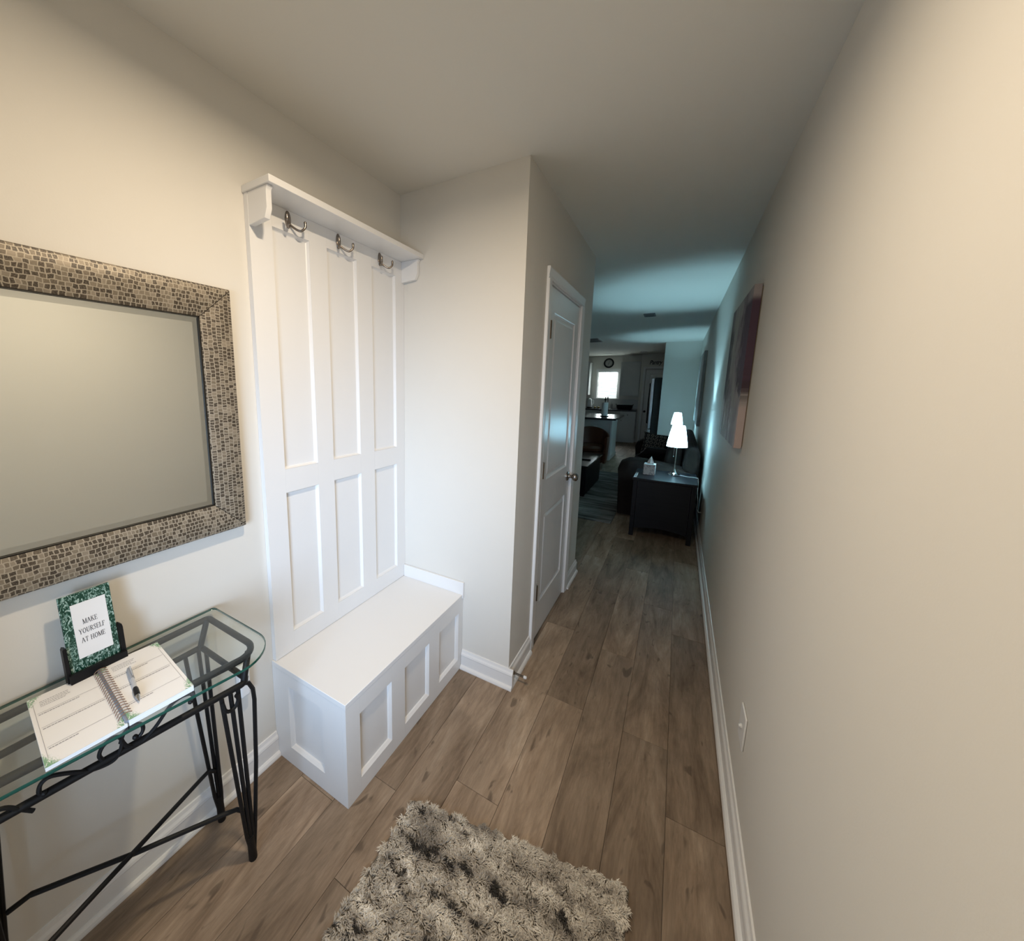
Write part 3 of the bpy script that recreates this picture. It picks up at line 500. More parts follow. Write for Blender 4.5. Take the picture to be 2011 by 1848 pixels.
GLY = {  # serif capitals as strokes on a unit box: (x0, y0, x1, y1, weight)
 'M': (1.15, [(.12, 0, .12, 1, .6), (.12, 1, .57, 0, 1), (.57, 0, 1.0, 1, .6), (1.0, 1, 1.03, 0, 1), (0, 0, .24, 0, .5), (.9, 0, 1.15, 0, .5), (0, 1, .16, 1, .5), (1.0, 1, 1.14, 1, .5)]),
 'A': (1.0, [(.1, 0, .48, 1, .6), (.48, 1, .9, 0, 1), (.24, .36, .72, .36, .5), (0, 0, .22, 0, .5), (.76, 0, 1.0, 0, .5)]),
 'K': (.95, [(.18, 0, .18, 1, 1), (.2, .45, .78, 1, .6), (.4, .62, .85, 0, 1), (.04, 0, .34, 0, .5), (.04, 1, .34, 1, .5), (.66, 1, .92, 1, .5), (.7, 0, .98, 0, .5)]),
 'E': (.8, [(.18, 0, .18, 1, 1), (.04, 1, .72, 1, .5), (.2, .52, .58, .52, .5), (.04, 0, .76, 0, .5), (.72, 1, .72, .82, .5), (.76, 0, .76, .2, .5), (.58, .42, .58, .62, .5)]),
 'Y': (.92, [(.1, 1, .46, .46, 1), (.82, 1, .46, .46, .6), (.46, .46, .46, 0, 1), (0, 1, .24, 1, .5), (.7, 1, .92, 1, .5), (.32, 0, .6, 0, .5)]),
 'O': (1.0, None), 'U': (.95, [(.18, 1, .18, .3, 1), (.18, .3, .3, .05, 1), (.3, .05, .5, -.01, .8), (.5, -.01, .68, .06, .6), (.68, .06, .78, .3, .6), (.78, .3, .78, 1, .6), (.04, 1, .34, 1, .5), (.66, 1, .9, 1, .5)]),
 'R': (.92, [(.18, 0, .18, 1, 1), (.04, 1, .5, 1, .5), (.5, 1, .68, .9, .7), (.68, .9, .7, .7, 1), (.7, .7, .52, .52, .7), (.52, .52, .2, .5, .5), (.44, .5, .84, 0, 1), (.04, 0, .34, 0, .5), (.76, 0, .94, 0, .5)]),
 'S': (.72, [(.6, .8, .46, 1.0, .6), (.46, 1.0, .2, .94, .7), (.2, .94, .14, .72, .9), (.14, .72, .34, .55, 1), (.34, .55, .58, .4, 1), (.58, .4, .6, .14, .9), (.6, .14, .38, 0, .7), (.38, 0, .14, .06, .6), (.14, .06, .1, .24, .5), (.6, .8, .62, .98, .5)]),
 'L': (.76, [(.18, 0, .18, 1, 1), (.04, 1, .34, 1, .5), (.04, 0, .7, 0, .5), (.7, 0, .72, .24, .5)]),
 'F': (.74, [(.18, 0, .18, 1, 1), (.04, 1, .68, 1, .5), (.2, .52, .56, .52, .5), (.04, 0, .36, 0, .5), (.68, 1, .68, .8, .5)]),
 'T': (.86, [(.43, 0, .43, 1, 1), (.06, 1, .8, 1, .5), (.06, 1, .05, .8, .5), (.8, 1, .81, .8, .5), (.28, 0, .58, 0, .5)]),
 'H': (1.05, [(.18, 0, .18, 1, 1), (.84, 0, .84, 1, 1), (.2, .52, .84, .52, .5), (.04, 0, .34, 0, .5), (.04, 1, .34, 1, .5), (.7, 0, 1.0, 0, .5), (.7, 1, 1.0, 1, .5)]), ' ': (.45, [])}
def letters(mb, text, uc, v0, h, asp):
    wtot = sum(GLY[c][0] + 0.12 for c in text) - 0.12; u = uc - wtot * h * asp / 2
    for c in text:
        w, st = GLY[c]
        if c == 'O': st = [(.5 + .4 * math.cos(2 * PI * i / 12), .5 + .51 * math.sin(2 * PI * i / 12), .5 + .4 * math.cos(2 * PI * (i + 1) / 12), .5 + .51 * math.sin(2 * PI * (i + 1) / 12), 0.6 + 0.45 * abs(math.cos(2 * PI * (i + .5) / 12))) for i in range(12)]
        for x0, y0, x1, y1, wt in st:
            a = Vector((u + x0 * h * asp, v0 + y0 * h)); e = Vector((u + x1 * h * asp, v0 + y1 * h)); A = sp_(*a, 0.0072); E_ = sp_(*e, 0.0072); t = (E_ - A).normalized(); nrm = SN.cross(t) * (0.00058 * wt); A = A - t * 0.0002; E_ = E_ + t * 0.0002
            mb.add([A - nrm, E_ - nrm, E_ + nrm, A + nrm], [(0, 1, 2, 3)])
        u += (w + 0.12) * h * asp
mb = MB(); asp = 1.06
letters(mb, 'MAKE', 0.515, 0.585, 0.062, asp); letters(mb, 'YOURSELF', 0.525, 0.468, 0.062, asp); letters(mb, 'AT HOME', 0.525, 0.352, 0.062, asp); mb.build('lettering', INKB, lab)
st = thing('display_stand', (0.06, 0.286, ZG), 'black easel stand holding the green marbled sign on the glass table', 'stand')
mb = MB()
poly = [(-0.09, -0.105), (1.10, -0.105), (1.10, 0.10), (1.105, 0.36), (1.09, 0.40), (1.05, 0.415), (1.012, 0.39), (1.012, -0.008), (-0.012, -0.008), (-0.012, 0.37), (-0.06, 0.385), (-0.085, 0.36)]
n = len(poly); vs = [sp_(u, v, d) for d in (-0.006, 0.013) for u, v in poly]
fs = [(i, (i + 1) % n, n + (i + 1) % n, n + i) for i in range(n)]
mb.add(vs, fs + [(7, 8, 1, 2), (2, 3, 6, 7), (3, 4, 5, 6), (8, 9, 11, 0), (9, 10, 11), (8, 0, 1), (n + 2, n + 1, n + 8, n + 7), (n + 7, n + 6, n + 3, n + 2), (n + 6, n + 5, n + 4, n + 3), (n + 0, n + 11, n + 9, n + 8), (n + 11, n + 10, n + 9), (n + 1, n + 0, n + 8)])
mb.build('back_plate', BLACKP, st)
mb = MB(); mb.add([sp_(u, v, d) for d in (0.0135, 0.024) for v in (-0.100, 0.035) for u in (-0.06, 1.08)], [(0, 2, 3, 1), (4, 5, 7, 6), (0, 1, 5, 4), (2, 6, 7, 3), (0, 4, 6, 2), (1, 3, 7, 5)]); mb.build('front_lip', BLACKP, st)
# ------------------------------------------------------------------ plug-in night light, wall plate, door stop
nl = thing('plug_in_night_light', (0.0, 0.675, 0.36), 'white plug-in night light with grey sensor on the wall beside the bench', 'night light')
MB().box(0.001, 0.034, 0.654, 0.694, 0.372, 0.490).build('body', WHITEP, nl, 0.010, 4)
MB().lathe([(0.0085, 0), (0.0085, 0.003), (0.006, 0.0045), (0.001, 0.005)], (0.034, 0.676, 0.450), 16, 'x').build('sensor', GREYP, nl)
wp = thing('cable_wall_plate', (WX, 1.523, 0.285), 'white cable jack plate low on the bare wall opposite the bench', 'wall plate')
MB().box(WX - 0.0065, WX - 0.0005, 1.478, 1.570, 0.288, 0.410).build('plate', WHITEP, wp, 0.003, 3)
MB().lathe([(0.0075, 0), (0.0075, -0.004), (0.005, -0.0045), (0.005, -0.008), (0.001, -0.0085)], (WX - 0.0066, 1.524, 0.349), 12, 'x').build('jack', WHITEP, wp)
ds = thing('door_stop', (XJ + 0.013, 1.675, 0.055), 'small spring door stop with white rubber tip on the closet baseboard', 'door stop')
MB().lathe([(0.010, 0), (0.010, 0.003), (0.006, 0.006)], (XJ + 0.0135, 1.675, 0.055), 14, 'x').build('base', NICKEL, ds)
MB().tube([(XJ + 0.019 + 0.0016 * i / 4, 1.675 + 0.0052 * math.cos(i * PI / 4), 0.055 + 0.0052 * math.sin(i * PI / 4)) for i in range(8 * 15)], 0.0011, 5).build('spring', NICKEL, ds)
MB().lathe([(0.0068, 0), (0.0078, 0.003), (0.0078, 0.012), (0.004, 0.016)], (XJ + 0.066, 1.675, 0.055), 14, 'x').build('rubber_tip', WHITEP, ds)
# ------------------------------------------------------------------ shaggy entry rug
RA, RB, RC, RD = Vector((0.590, 0.944)), Vector((1.288, 1.086)), Vector((1.300, -0.02)), Vector((0.575, -0.16))
rg = thing('shag_rug', (0.93, 0.45, 0), 'shaggy cream and grey streaked rug on the plank floor of the entry', 'rug')
def rq(u, v): return (RA.lerp(RB, u)).lerp(RD.lerp(RC, u), v)
mb = MB(); a = [rq(0, 0), rq(1, 0), rq(1, 1), rq(0, 1)]; mb.add([(p.x, p.y, 0.0006) for p in a] + [(p.x, p.y, 0.007) for p in a], [(3, 2, 1, 0), (0, 1, 5, 4), (1, 2, 6, 5), (2, 3, 7, 6), (3, 0, 4, 7), (4, 5, 6, 7)]); mb.build('backing', mat('rug_backing', (0.12, 0.105, 0.085), 0.95), rg)
NT = 80000
us = np.random.rand(NT); vv = np.random.rand(NT) ** 1.25
vs, fs, cl = [], [], []
ed_ = (RB - RA).normalized(); pal = [Vector((0.64, 0.585, 0.50)), Vector((0.46, 0.41, 0.345)), Vector((0.26, 0.23, 0.195)), Vector((0.045, 0.041, 0.037)), Vector((0.86, 0.80, 0.70))]
BLOBS = np.array([(0.636, 0.934, 1.0), (0.734, 0.956, 1.1), (0.797, 0.942, 1.2), (0.613, 0.842, 0.9), (0.67, 0.83, 1.0), (0.64, 0.762, 0.9), (0.679, 0.749, 1.2), (0.74, 0.846, 0.8), (0.794, 0.85, 1.0), (0.845, 0.861, 1.1), (0.738, 0.769, 0.9), (0.796, 0.77, 1.4), (0.849, 0.764, 1.1), (0.703, 0.718, 0.9), (0.736, 0.726, 0.7), (0.876, 0.839, 0.8), (0.937, 0.865, 0.7), (1.021, 0.922, 0.9), (1.198, 1.037, 0.8), (1.23, 1.046, 0.6), (0.587, 0.55, 1.2), (0.625, 0.554, 1.1), (0.665, 0.655, 0.8), (0.919, 0.777, 0.8), (1.13, 0.912, 0.7), (0.967, 0.86, 0.7), (0.72, 0.649, 0.7), (0.651, 0.594, 0.7), (1.236, 0.929, 0.7), (0.835, 0.684, 0.8), (1.056, 0.902, 0.6), (1.188, 0.988, 0.6)])
for i in range(NT):
    p = rq(us[i], vv[i]); x, y = p.x, p.y
    wx, wy = x + 0.012 * noise.noise(Vector((x * 40, y * 40, 5))), y + 0.010 * noise.noise(Vector((x * 40, y * 40, 8)))
    bq = float(np.max(BLOBS[:, 2] * np.exp(-(((wx - BLOBS[:, 0]) * 0.97 + (wy - BLOBS[:, 1]) * 0.1) / 0.026) ** 2 - ((wy - BLOBS[:, 1]) / 0.013) ** 2)))
    sx = x * 0.985 + y * 0.17; sy = -x * 0.10 + y * 0.985
    nz = 0.75 * noise.noise(Vector((sx * 6.5, sy * 19.0, 3.1))) + 0.55 * noise.noise(Vector((sx * 17, sy * 34, 7.7))) + 0.30 * noise.noise(Vector((x * 75, y * 75, 1.0)))
    big = noise.noise(Vector((sx * 2.2 + 5, sy * 4.5, 0.4)))
    nz += 0.10 - 0.30 * (us[i] - 0.35) * 0.4; q = min(0.34, 0.80 * (-nz + 0.16 * big) - 0.02) + 0.72 * bq
    if q > 0.46: c = pal[3]
    elif q > 0.34: c = pal[2].lerp(pal[3], (q - 0.34) / 0.12)
    elif q > 0.05: c = pal[1].lerp(pal[2], (q - 0.05) / 0.29)
    elif q > -0.30: c = pal[0].lerp(pal[1], (q + 0.30) / 0.35)
    else: c = pal[4].lerp(pal[0], max(0, (q + 0.6) / 0.3))
    c = c * random.uniform(0.78, 1.18)
    an = noise.noise(Vector((x * 30, y * 30, 9))) * 6.0 + random.uniform(-0.6, 0.6); ln = random.uniform(0.010, 0.022); hh = random.uniform(0.004, 0.0105)
    dx, dy = math.cos(an), math.sin(an); w = random.uniform(0.0010, 0.0021); px, py = -dy * w, dx * w; k = len(vs)
    vs += [(x - px, y - py, 0.006), (x + px, y + py, 0.006), (x + dx * ln * 0.45 + px, y + dy * ln * 0.45 + py, 0.006 + hh), (x + dx * ln * 0.45 - px, y + dy * ln * 0.45 - py, 0.006 + hh * 0.97), (x + dx * ln, y + dy * ln, 0.006 + hh * random.uniform(0.45, 1.0))]
    fs += [(k, k + 1, k + 2, k + 3), (k + 3, k + 2, k + 4)]; cl += [(c.x, c.y, c.z, 1)] * 5
o0 = wloc(rg); me = bpy.data.meshes.new('pile'); me.from_pydata([(p[0] - o0.x, p[1] - o0.y, p[2]) for p in vs], [], fs); ca = me.color_attributes.new('tuft', 'FLOAT_COLOR', 'POINT'); ca.data.foreach_set('color', np.array(cl, dtype=np.float32).ravel())
me.materials.append(SHAG); po = bpy.data.objects.new('pile', me); COL.objects.link(po); po.parent = rg; po['kind'] = 'stuff'
# ------------------------------------------------------------------ canvases on the right wall
def canvas(nm, y0, y1, z0, z1, t, m, label):
    r = thing(nm, (WX, (y0 + y1) / 2, z0), label, 'painting')
    MB().box(WX - t, WX - 0.004, y0, y1, z0, z1).build('canvas', m, r, 0.002)
    MB().box(WX - 0.004, WX - 0.0004, y0 + 0.01, y1 - 0.01, z0 + 0.01, z1 - 0.01).build('stretcher_frame', mat('stretcher_pine', (0.50, 0.38, 0.24), 0.8), r)
canvas('canvas_painting', 2.40, 3.23, 1.208, 2.006, 0.036, canvas_mat('purple_abstract', 2.40, 0.83, 1.208, 0.798, 2.3, True), 'abstract canvas in plum, grey and white brushstrokes on the hallway wall')
canvas('canvas_painting', 6.72, 8.20, 0.96, 2.06, 0.040, canvas_mat('grey_abstract', 6.72, 1.48, 0.96, 1.10, 7.1, False), 'pale grey canvas hanging above the brown sofa')
# ------------------------------------------------------------------ living room: end tables and lamps
def end_table(y0, y1, x0, x1, zt, label):
    r = thing('end_table', ((x0 + x1) / 2, (y0 + y1) / 2, 0), label, 'table', 'end tables by the sofa')
    MB().box(x0, x1, y0, y1, zt - 0.024, zt).build('table_top', NAVYW, r, 0.004)
    for x in (x0 + 0.008, x1 - 0.048):
        for y in (y0 + 0.008, y1 - 0.048): MB().box(x, x + 0.04, y, y + 0.04, 0.001, zt - 0.0245).build('leg', NAVYW, r, 0.003)
    arc = [(x0 + 0.05, zt - 0.0245), (x1 - 0.05, zt - 0.0245)] + [(x1 - 0.05 - (x1 - x0 - 0.1) * i / 12, 0.085 + 0.03 * math.sin(PI * i / 12)) for i in range(13)]
    for y in (y0 + 0.014, y1 - 0.032): MB().prism(arc, lambda p, t: (p[0], t, p[1]), y, y + 0.018).build('side_panel', NAVYW, r)
    MB().box(x0 + 0.014, x0 + 0.030, y0 + 0.05, y1 - 0.05, 0.11, zt - 0.0245).build('drawer_front', NAVYW, r, 0.002); MB().box(x1 - 0.030, x1 - 0.014, y0 + 0.05, y1 - 0.05, 0.11, zt - 0.0245).build('back_panel', NAVYW, r)
end_table(4.19, 4.74, 0.952, 1.512, 0.61, 'dark end table at the near end of the sofa carrying a tissue box')
end_table(7.84, 8.40, 0.97, 1.51, 0.555, 'dark end table behind the far end of the sofa')
def lamp(x, y, z, label, power, cord):
    r = thing('table_lamp', (x, y, z), label, 'lamp', 'matching table lamps')
    MB().lathe([(0.058, 0.001), (0.060, 0.006), (0.058, 0.014), (0.040, 0.019), (0.024, 0.028), (0.016, 0.045), (0.009, 0.062), (0.006, 0.070)], (x, y, z), 28).build('base', CHROME, r)
    MB().tube([(x, y, z + 0.068), (x, y, z + 0.345)], 0.0052, 10).build('pole', NICKEL, r)
    sh = MB(); n = 40; pr = [(0.094, 0.305), (0.090, 0.345), (0.072, 0.45), (0.057, 0.522), (0.054, 0.522), (0.069, 0.45), (0.087, 0.345), (0.091, 0.305)]
    vs = [(x + a * math.cos(2 * PI * j / n), y + a * math.sin(2 * PI * j / n), z + h) for a, h in pr for j in range(n)]
    sh.add(vs, [(i * n + j, i * n + (j + 1) % n, ((i + 1) % 8) * n + (j + 1) % n, ((i + 1) % 8) * n + j) for i in range(8) for j in range(n)], True); sh.build('lamp_shade', SHADE, r)
    mb = MB().tube([(x - 0.020, y - 0.01, z + 0.33), (x - 0.020, y - 0.01, z + 0.205)], 0.0012, 6); mb.ell((x - 0.020, y - 0.01, z + 0.198), (0.004, 0.004, 0.007), 8, 6); mb.build('pull_chain', CHROME, r)
    MB().ell((x, y, z + 0.40), (0.026, 0.026, 0.034), 14, 10).build('bulb', mat('lit_bulb', (0.9, 0.95, 1), 0.4, emit=(0.7, 0.9, 1.0), es=6.0), r)
    l = bpy.data.lights.new('lamp_light', 'POINT'); l.energy = power; l.color = (0.42, 0.82, 1.0); l.shadow_soft_size = 0.012; lo = bpy.data.objects.new('lamp_light', l); COL.objects.link(lo); lo.parent = r; lo.location = (0, 0, 0.45)
    if cord: MB().tube(cord, 0.0028, 6).build('cord', WHITEP, r)
lamp(1.308, 4.555, 0.611, 'lit white-shaded table lamp beside the tissue box', 36, [(1.36, 4.55, 0.618), (1.42, 4.54, 0.6145), (1.49, 4.53, 0.6145), (1.520, 4.53, 0.612), (1.528, 4.54, 0.57), (1.530, 4.53, 0.46), (1.540, 4.50, 0.38), (1.538, 4.46, 0.31), (1.550, 4.42, 0.29), (1.572, 4.41, 0.295)])
lamp(1.290, 8.12, 0.556, 'lit white-shaded table lamp beyond the far arm of the sofa', 36, None)
tb = thing('tissue_box', (1.085, 4.47, 0.611), 'cube tissue box with grey speckled print on the end table', 'tissue box')
MB().box(1.030, 1.138, 4.418, 4.526, 0.6112, 0.722).build('carton', TISSUEB, tb, 0.002)
ts = MB(); K = 12
for j in range(K + 1):
    for i in range(9): u = i / 8; t = j / K; rr_ = 0.030 * (1 - t) ** 0.7 + 0.004; ts.v.append((1.086 + (u - 0.5) * 2 * rr_ + 0.006 * t, 4.472 + 0.010 * math.sin(u * 9 + 2 * t) * (1 - 0.4 * t), 0.7215 + 0.080 * t - 0.02 * t * abs(u - 0.45)))
for j in range(K):
    for i in range(8): a = j * 9 + i; ts.f.append((a, a + 1, a + 10, a + 9)); ts.sm.append(True)
to = ts.build('tissue', PAPER, tb); md = to.modifiers.new('thick', 'SOLIDIFY'); md.thickness = 0.001
pad = thing('folded_card', (0.972, 4.34, 0.611), 'thin white folded card on the edge of the end table by the tissue box', 'card')
MB().box(0.962, 0.985, 4.225, 4.47, 0.6112, 0.617).build('card', PAPER, pad); MB().box(0.968, 0.979, 4.25, 4.44, 0.6172, 0.6178).build('print', GREYP, pad)
# ------------------------------------------------------------------ sofa
sf = thing('sofa', (1.15, 5.95, 0), 'dark brown microfibre sofa with rolled arms beside the dark end table', 'sofa')
SY0, SY1 = 4.80, 7.15
MB().box(0.80, 1.50, SY0 + 0.04, SY1 - 0.04, 0.06, 0.30).build('base', SOFA, sf, 0.02, 3)
def arm(y0, y1):
    prof = [(0.765, 0.03), (0.755, 0.30), (0.745, 0.48), (0.735, 0.57), (0.760, 0.645), (0.840, 0.685), (1.00, 0.69), (1.20, 0.665), (1.36, 0.64), (1.46, 0.60), (1.46, 0.03)]
    m = MB(); n = len(prof); ys = [(y0, 0.93), (y0 + 0.02, 0.985), (y0 + 0.07, 1.0), (y1 - 0.07, 1.0), (y1 - 0.02, 0.985), (y1, 0.93)]; vs = []
    for y, s in ys: vs += [(1.11 + (p[0] - 1.11) * (0.5 + 0.5 * s), y, 0.03 + (p[1] - 0.03) * s) for p in prof]
    fs = [(k * n + i, k * n + (i + 1) % n, (k + 1) * n + (i + 1) % n, (k + 1) * n + i) for k in range(5) for i in range(n)] + [tuple(range(n)), tuple(range(6 * n - 1, 5 * n - 1, -1))]
    m.add(vs, fs, True); m.build('arm', SOFA, sf, auto=True)
arm(SY0, SY0 + 0.28); arm(SY1 - 0.28, SY1)
bp3 = [(1.385, 0.12), (1.375, 0.46), (1.385, 0.72), (1.40, 0.84), (1.44, 0.885), (1.51, 0.87), (1.54, 0.80), (1.535, 0.12)]
MB().prism(bp3, lambda p, t: (p[0], t, p[1]), SY0 + 0.06, SY1 - 0.06).build('backrest', SOFA, sf, 0.03, 3)
for k in range(2):
    a = SY0 + 0.29 + k * 0.885; MB().box(0.76, 1.30, a + 0.004, a + 0.881, 0.305, 0.465).build('seat_cushion', SOFA, sf, 0.05, 4)
    MB().prism([(1.24, 0.47), (1.19, 0.60), (1.22, 0.80), (1.29, 0.90), (1.35, 0.88), (1.373, 0.80), (1.365, 0.47)], lambda p, t: (p[0], t, p[1]), a + 0.006, a + 0.879).build('back_cushion', SOFA, sf, 0.045, 4)
def pillow(nm, c, w, h, t, rot, m, label):
    mb = MB(); n = 14; vs = []
    for s in (-1, 1):
        for i in range(n + 1):
            for j in range(n + 1):
                u, v = 2 * i / n - 1, 2 * j / n - 1; th = t * ((1 - u ** 4) * (1 - v ** 4)) ** 0.55; k = 1 - 0.07 * (abs(u) ** 2 * (1 - v * v) + 0) ; k2 = 1 - 0.07 * abs(v) ** 2 * (1 - u * u)
                vs.append((u * w / 2 * k2 if False else u * w / 2 * (1 - 0.08 * (1 - abs(v)) * u * u), s * th / 2, v * h / 2 * (1 - 0.08 * (1 - abs(u)) * v * v)))
    q = (n + 1) ** 2; fs = []
    for s in (0, 1):
        for i in range(n):
            for j in range(n): a = s * q + i * (n + 1) + j; fs.append((a, a + 1, a + n + 2, a + n + 1) if s else (a, a + n + 1, a + n + 2, a + 1))
    mb.add(vs, fs, True); o = mb.build(nm, m); o.location = c; o.rotation_euler = rot; return tag(o, label, 'pillow', 'throw pillows on the sofa')
pillow('throw_pillow', (1.02, 6.70, 0.645), 0.34, 0.36, 0.11, (-0.42, 0.15, 0.12), PILLOW, 'ring-patterned throw pillow leaning on the far sofa arm')
pillow('throw_pillow', (1.05, 6.22, 0.575), 0.36, 0.34, 0.10, (1.02, 0.12, 0.45), mat('dark_pillow', (0.022, 0.019, 0.019), 0.7), 'plain dark throw pillow lying on the sofa seat')
# ------------------------------------------------------------------ coffee table, remote, chair, rug
lr = thing('area_rug', (-0.3, 5.8, 0), 'grey and black striped low-pile rug under the coffee table', 'rug')
MB().box(-1.3, 0.748, 4.43, 7.25, 0.0006, 0.012).build('pile', LRUG, lr, 0.003); MB().box(0.7484, 0.756, 4.43, 7.25, 0.0006, 0.011).build('binding', mat('rug_binding', (0.14, 0.135, 0.125), 0.9), lr)
cf = thing('coffee_table', (0.0, 5.9, 0.0125), 'black trunk coffee table with a glossy top on the striped rug', 'table')
MB().box(-0.36, 0.285, 5.32, 6.45, 0.035, 0.425).build('chest', ESPRESSO, cf, 0.006); MB().box(-0.385, 0.312, 5.29, 6.475, 0.4255, 0.452).build('table_top', mat('glossy_espresso_top', (0.010, 0.010, 0.012), 0.2), cf, 0.005)
for x in (-0.34, 0.225):
    for y in (5.34, 6.38): MB().box(x, x + 0.05, y, y + 0.05, 0.013, 0.0345).build('foot', ESPRESSO, cf)
rm = thing('remote_control', (0.17, 5.80, 0.4525), 'slim black remote control on the glossy coffee table', 'remote')
MB().box(0.07, 0.255, 5.765, 5.810, 0.4528, 0.470).build('case', BLACKP, rm, 0.004)
mb = MB()
for i in range(6):
    for j in range(2): mb.box(0.095 + i * 0.022, 0.107 + i * 0.022, 5.772 + j * 0.017, 5.784 + j * 0.017, 0.4702, 0.4715)
mb.build('buttons', GREYP, rm)
ch = thing('barrel_chair', (-0.14, 7.72, 0), 'brown leather barrel armchair beside the kitchen island', 'chair')
mb = MB(); n = 28; CXc, CYc = -0.16, 7.62
vs = []
for i in range(n + 1):
    a = -0.30 + (PI + 0.60) * i / n; top = 0.60 + 0.145 * math.sin(max(0, min(PI, a))) ** 1.3
    for r_, z in ((0.330, 0.10), (0.345, top - 0.03), (0.358, top - 0.005), (0.372, top), (0.388, top - 0.008), (0.395, top - 0.035), (0.372, 0.10)): vs.append((CXc + r_ * math.cos(a), CYc + r_ * math.sin(a), z))
k = 7; fs = [(i * k + j, i * k + (j + 1) % k, (i + 1) * k + (j + 1) % k, (i + 1) * k + j) for i in range(n) for j in range(k)] + [tuple(range(k - 1, -1, -1)), tuple(range(n * k, n * k + k))]
mb.add(vs, fs, True); mb.build('back_shell', LEATHER, ch, auto=True)
MB().lathe([(0.30, 0.10), (0.322, 0.12), (0.322, 0.30), (0.29, 0.32)], (CXc, CYc - 0.02, 0), 28).build('seat_base', LEATHER, ch)
MB().lathe([(0.27, 0.3205), (0.305, 0.34), (0.312, 0.39), (0.28, 0.43), (0.1, 0.44)], (CXc, CYc - 0.02, 0), 28).build('seat_cushion', LEATHER, ch)
for a in (0.6, 2.5, 3.9, 5.5): MB().tube([(CXc + 0.26 * math.cos(a), CYc + 0.26 * math.sin(a), 0.001), (CXc + 0.25 * math.cos(a), CYc + 0.25 * math.sin(a), 0.105)], [0.016, 0.022], 10).build('leg', ESPRESSO, ch)
# ------------------------------------------------------------------ kitchen
isl = thing('kitchen_island', (-0.35, 9.0, 0), 'white kitchen island with panelled face and base trim', 'island')
MB().box(-0.95, 0.135, 8.48, 9.36, 0.001, 0.873).build('body', CABW, isl, 0.003)
MB().box(-0.965, 0.150, 8.464, 9.375, 0.001, 0.085).build('base_trim', CABW, isl, 0.006)
MB().box(0.118, 0.152, 8.462, 8.50, 0.086, 0.873).build('corner_post', CABW, isl, 0.004)
op = MB().box(-0.215, -0.145, 8.474, 8.4795, 0.60, 0.715).build('outlet_plate', WHITEP, isl, 0.002); MB().box(-0.197, -0.163, 8.471, 8.4738, 0.62, 0.695).build('receptacle', GREYP, op)
tag(MB().box(-1.02, 0.262, 8.06, 9.42, 0.8745, 0.914).build('island_countertop', COUNTER, None, 0.006), 'dark polished countertop on the kitchen island', 'countertop')
pt = thing('paper_towel_holder', (-0.03, 8.56, 0.9145), 'paper towel roll on a black upright holder on the island', 'paper towels')
MB().lathe([(0.085, 0), (0.085, 0.010), (0.078, 0.014)], (-0.03, 8.56, 0.9148), 24).build('base', BLACKP, pt); MB().lathe([(0.020, 0.018), (0.062, 0.018), (0.062, 0.292), (0.020, 0.292)], (-0.03, 8.56, 0.9148), 24).build('roll', PAPER, pt)
MB().lathe([(0.008, 0.015), (0.008, 0.33), (0.020, 0.345), (0.018, 0.365), (0.006, 0.38), (0.014, 0.392), (0.002, 0.405)], (-0.03, 8.56, 0.9148), 14).build('rod', BLACKP, pt)
def shaker(r, x0, x1, z0, z1, y, nm, knob=None):
    fn = lambda u, v, d: (u, y - d, v); mb = MB(); s = min(0.055, (z1 - z0) * 0.3); frame_with_holes(mb, x0, x1, z0, z1, [(x0 + s, x1 - s, z0 + s, z1 - s)], fn, 0, 0.019)
    mb.add([fn(u, v, 0.010) for u, v in ((x0 + s, z0 + s), (x1 - s, z0 + s), (x1 - s, z1 - s), (x0 + s, z1 - s))], [(0, 1, 2, 3)]); d = mb.build(nm, CABW, r)
    if knob: MB().lathe([(0.006, 0), (0.006, -0.014), (0.013, -0.020), (0.011, -0.028), (0.002, -0.030)], (knob[0], y - 0.0195, knob[1]), 12, 'y').build('knob', NICKEL, d)
xs = [-1.70, -1.02, -0.56, -0.09, 0.305]; FY = 11.62
for i in range(4):
    c = thing('base_cabinet', ((xs[i] + xs[i + 1]) / 2, 11.9, 0), ['white base cabinet beyond the kettle on the back counter', 'white base cabinet under the sink window next to the kettle', 'white base cabinet under the sink window next to the soap bottle', 'white base cabinet beside the pantry wall with one drawer'][i], 'cabinet', 'white base cabinets on the back wall')
    MB().box(xs[i] + 0.001, xs[i + 1] - 0.001, FY, 12.195, 0.10, 0.873).build('body', CABW, c); MB().box(xs[i] + 0.001, xs[i + 1] - 0.001, FY + 0.05, 12.195, 0.001, 0.0995).build('toe_kick', CABW, c)
    shaker(c, xs[i] + 0.008, xs[i + 1] - 0.008, 0.70, 0.862, FY, 'drawer', ((xs[i] + xs[i + 1]) / 2, 0.78)); shaker(c, xs[i] + 0.008, xs[i + 1] - 0.008, 0.115, 0.688, FY, 'cabinet_door', (xs[i] + 0.04, 0.62))
tag(MB().box(-1.72, 0.306, 11.59, 12.197, 0.8745, 0.914).build('back_countertop', COUNTER, None, 0.005), 'dark countertop along the back kitchen wall', 'countertop')
tag(MB().box(-1.72, 0.306, 12.188, 12.1985, 0.9148, 1.19).build('backsplash', BACKSPL), 'pale tiled backsplash behind the sink counter', 'backsplash')
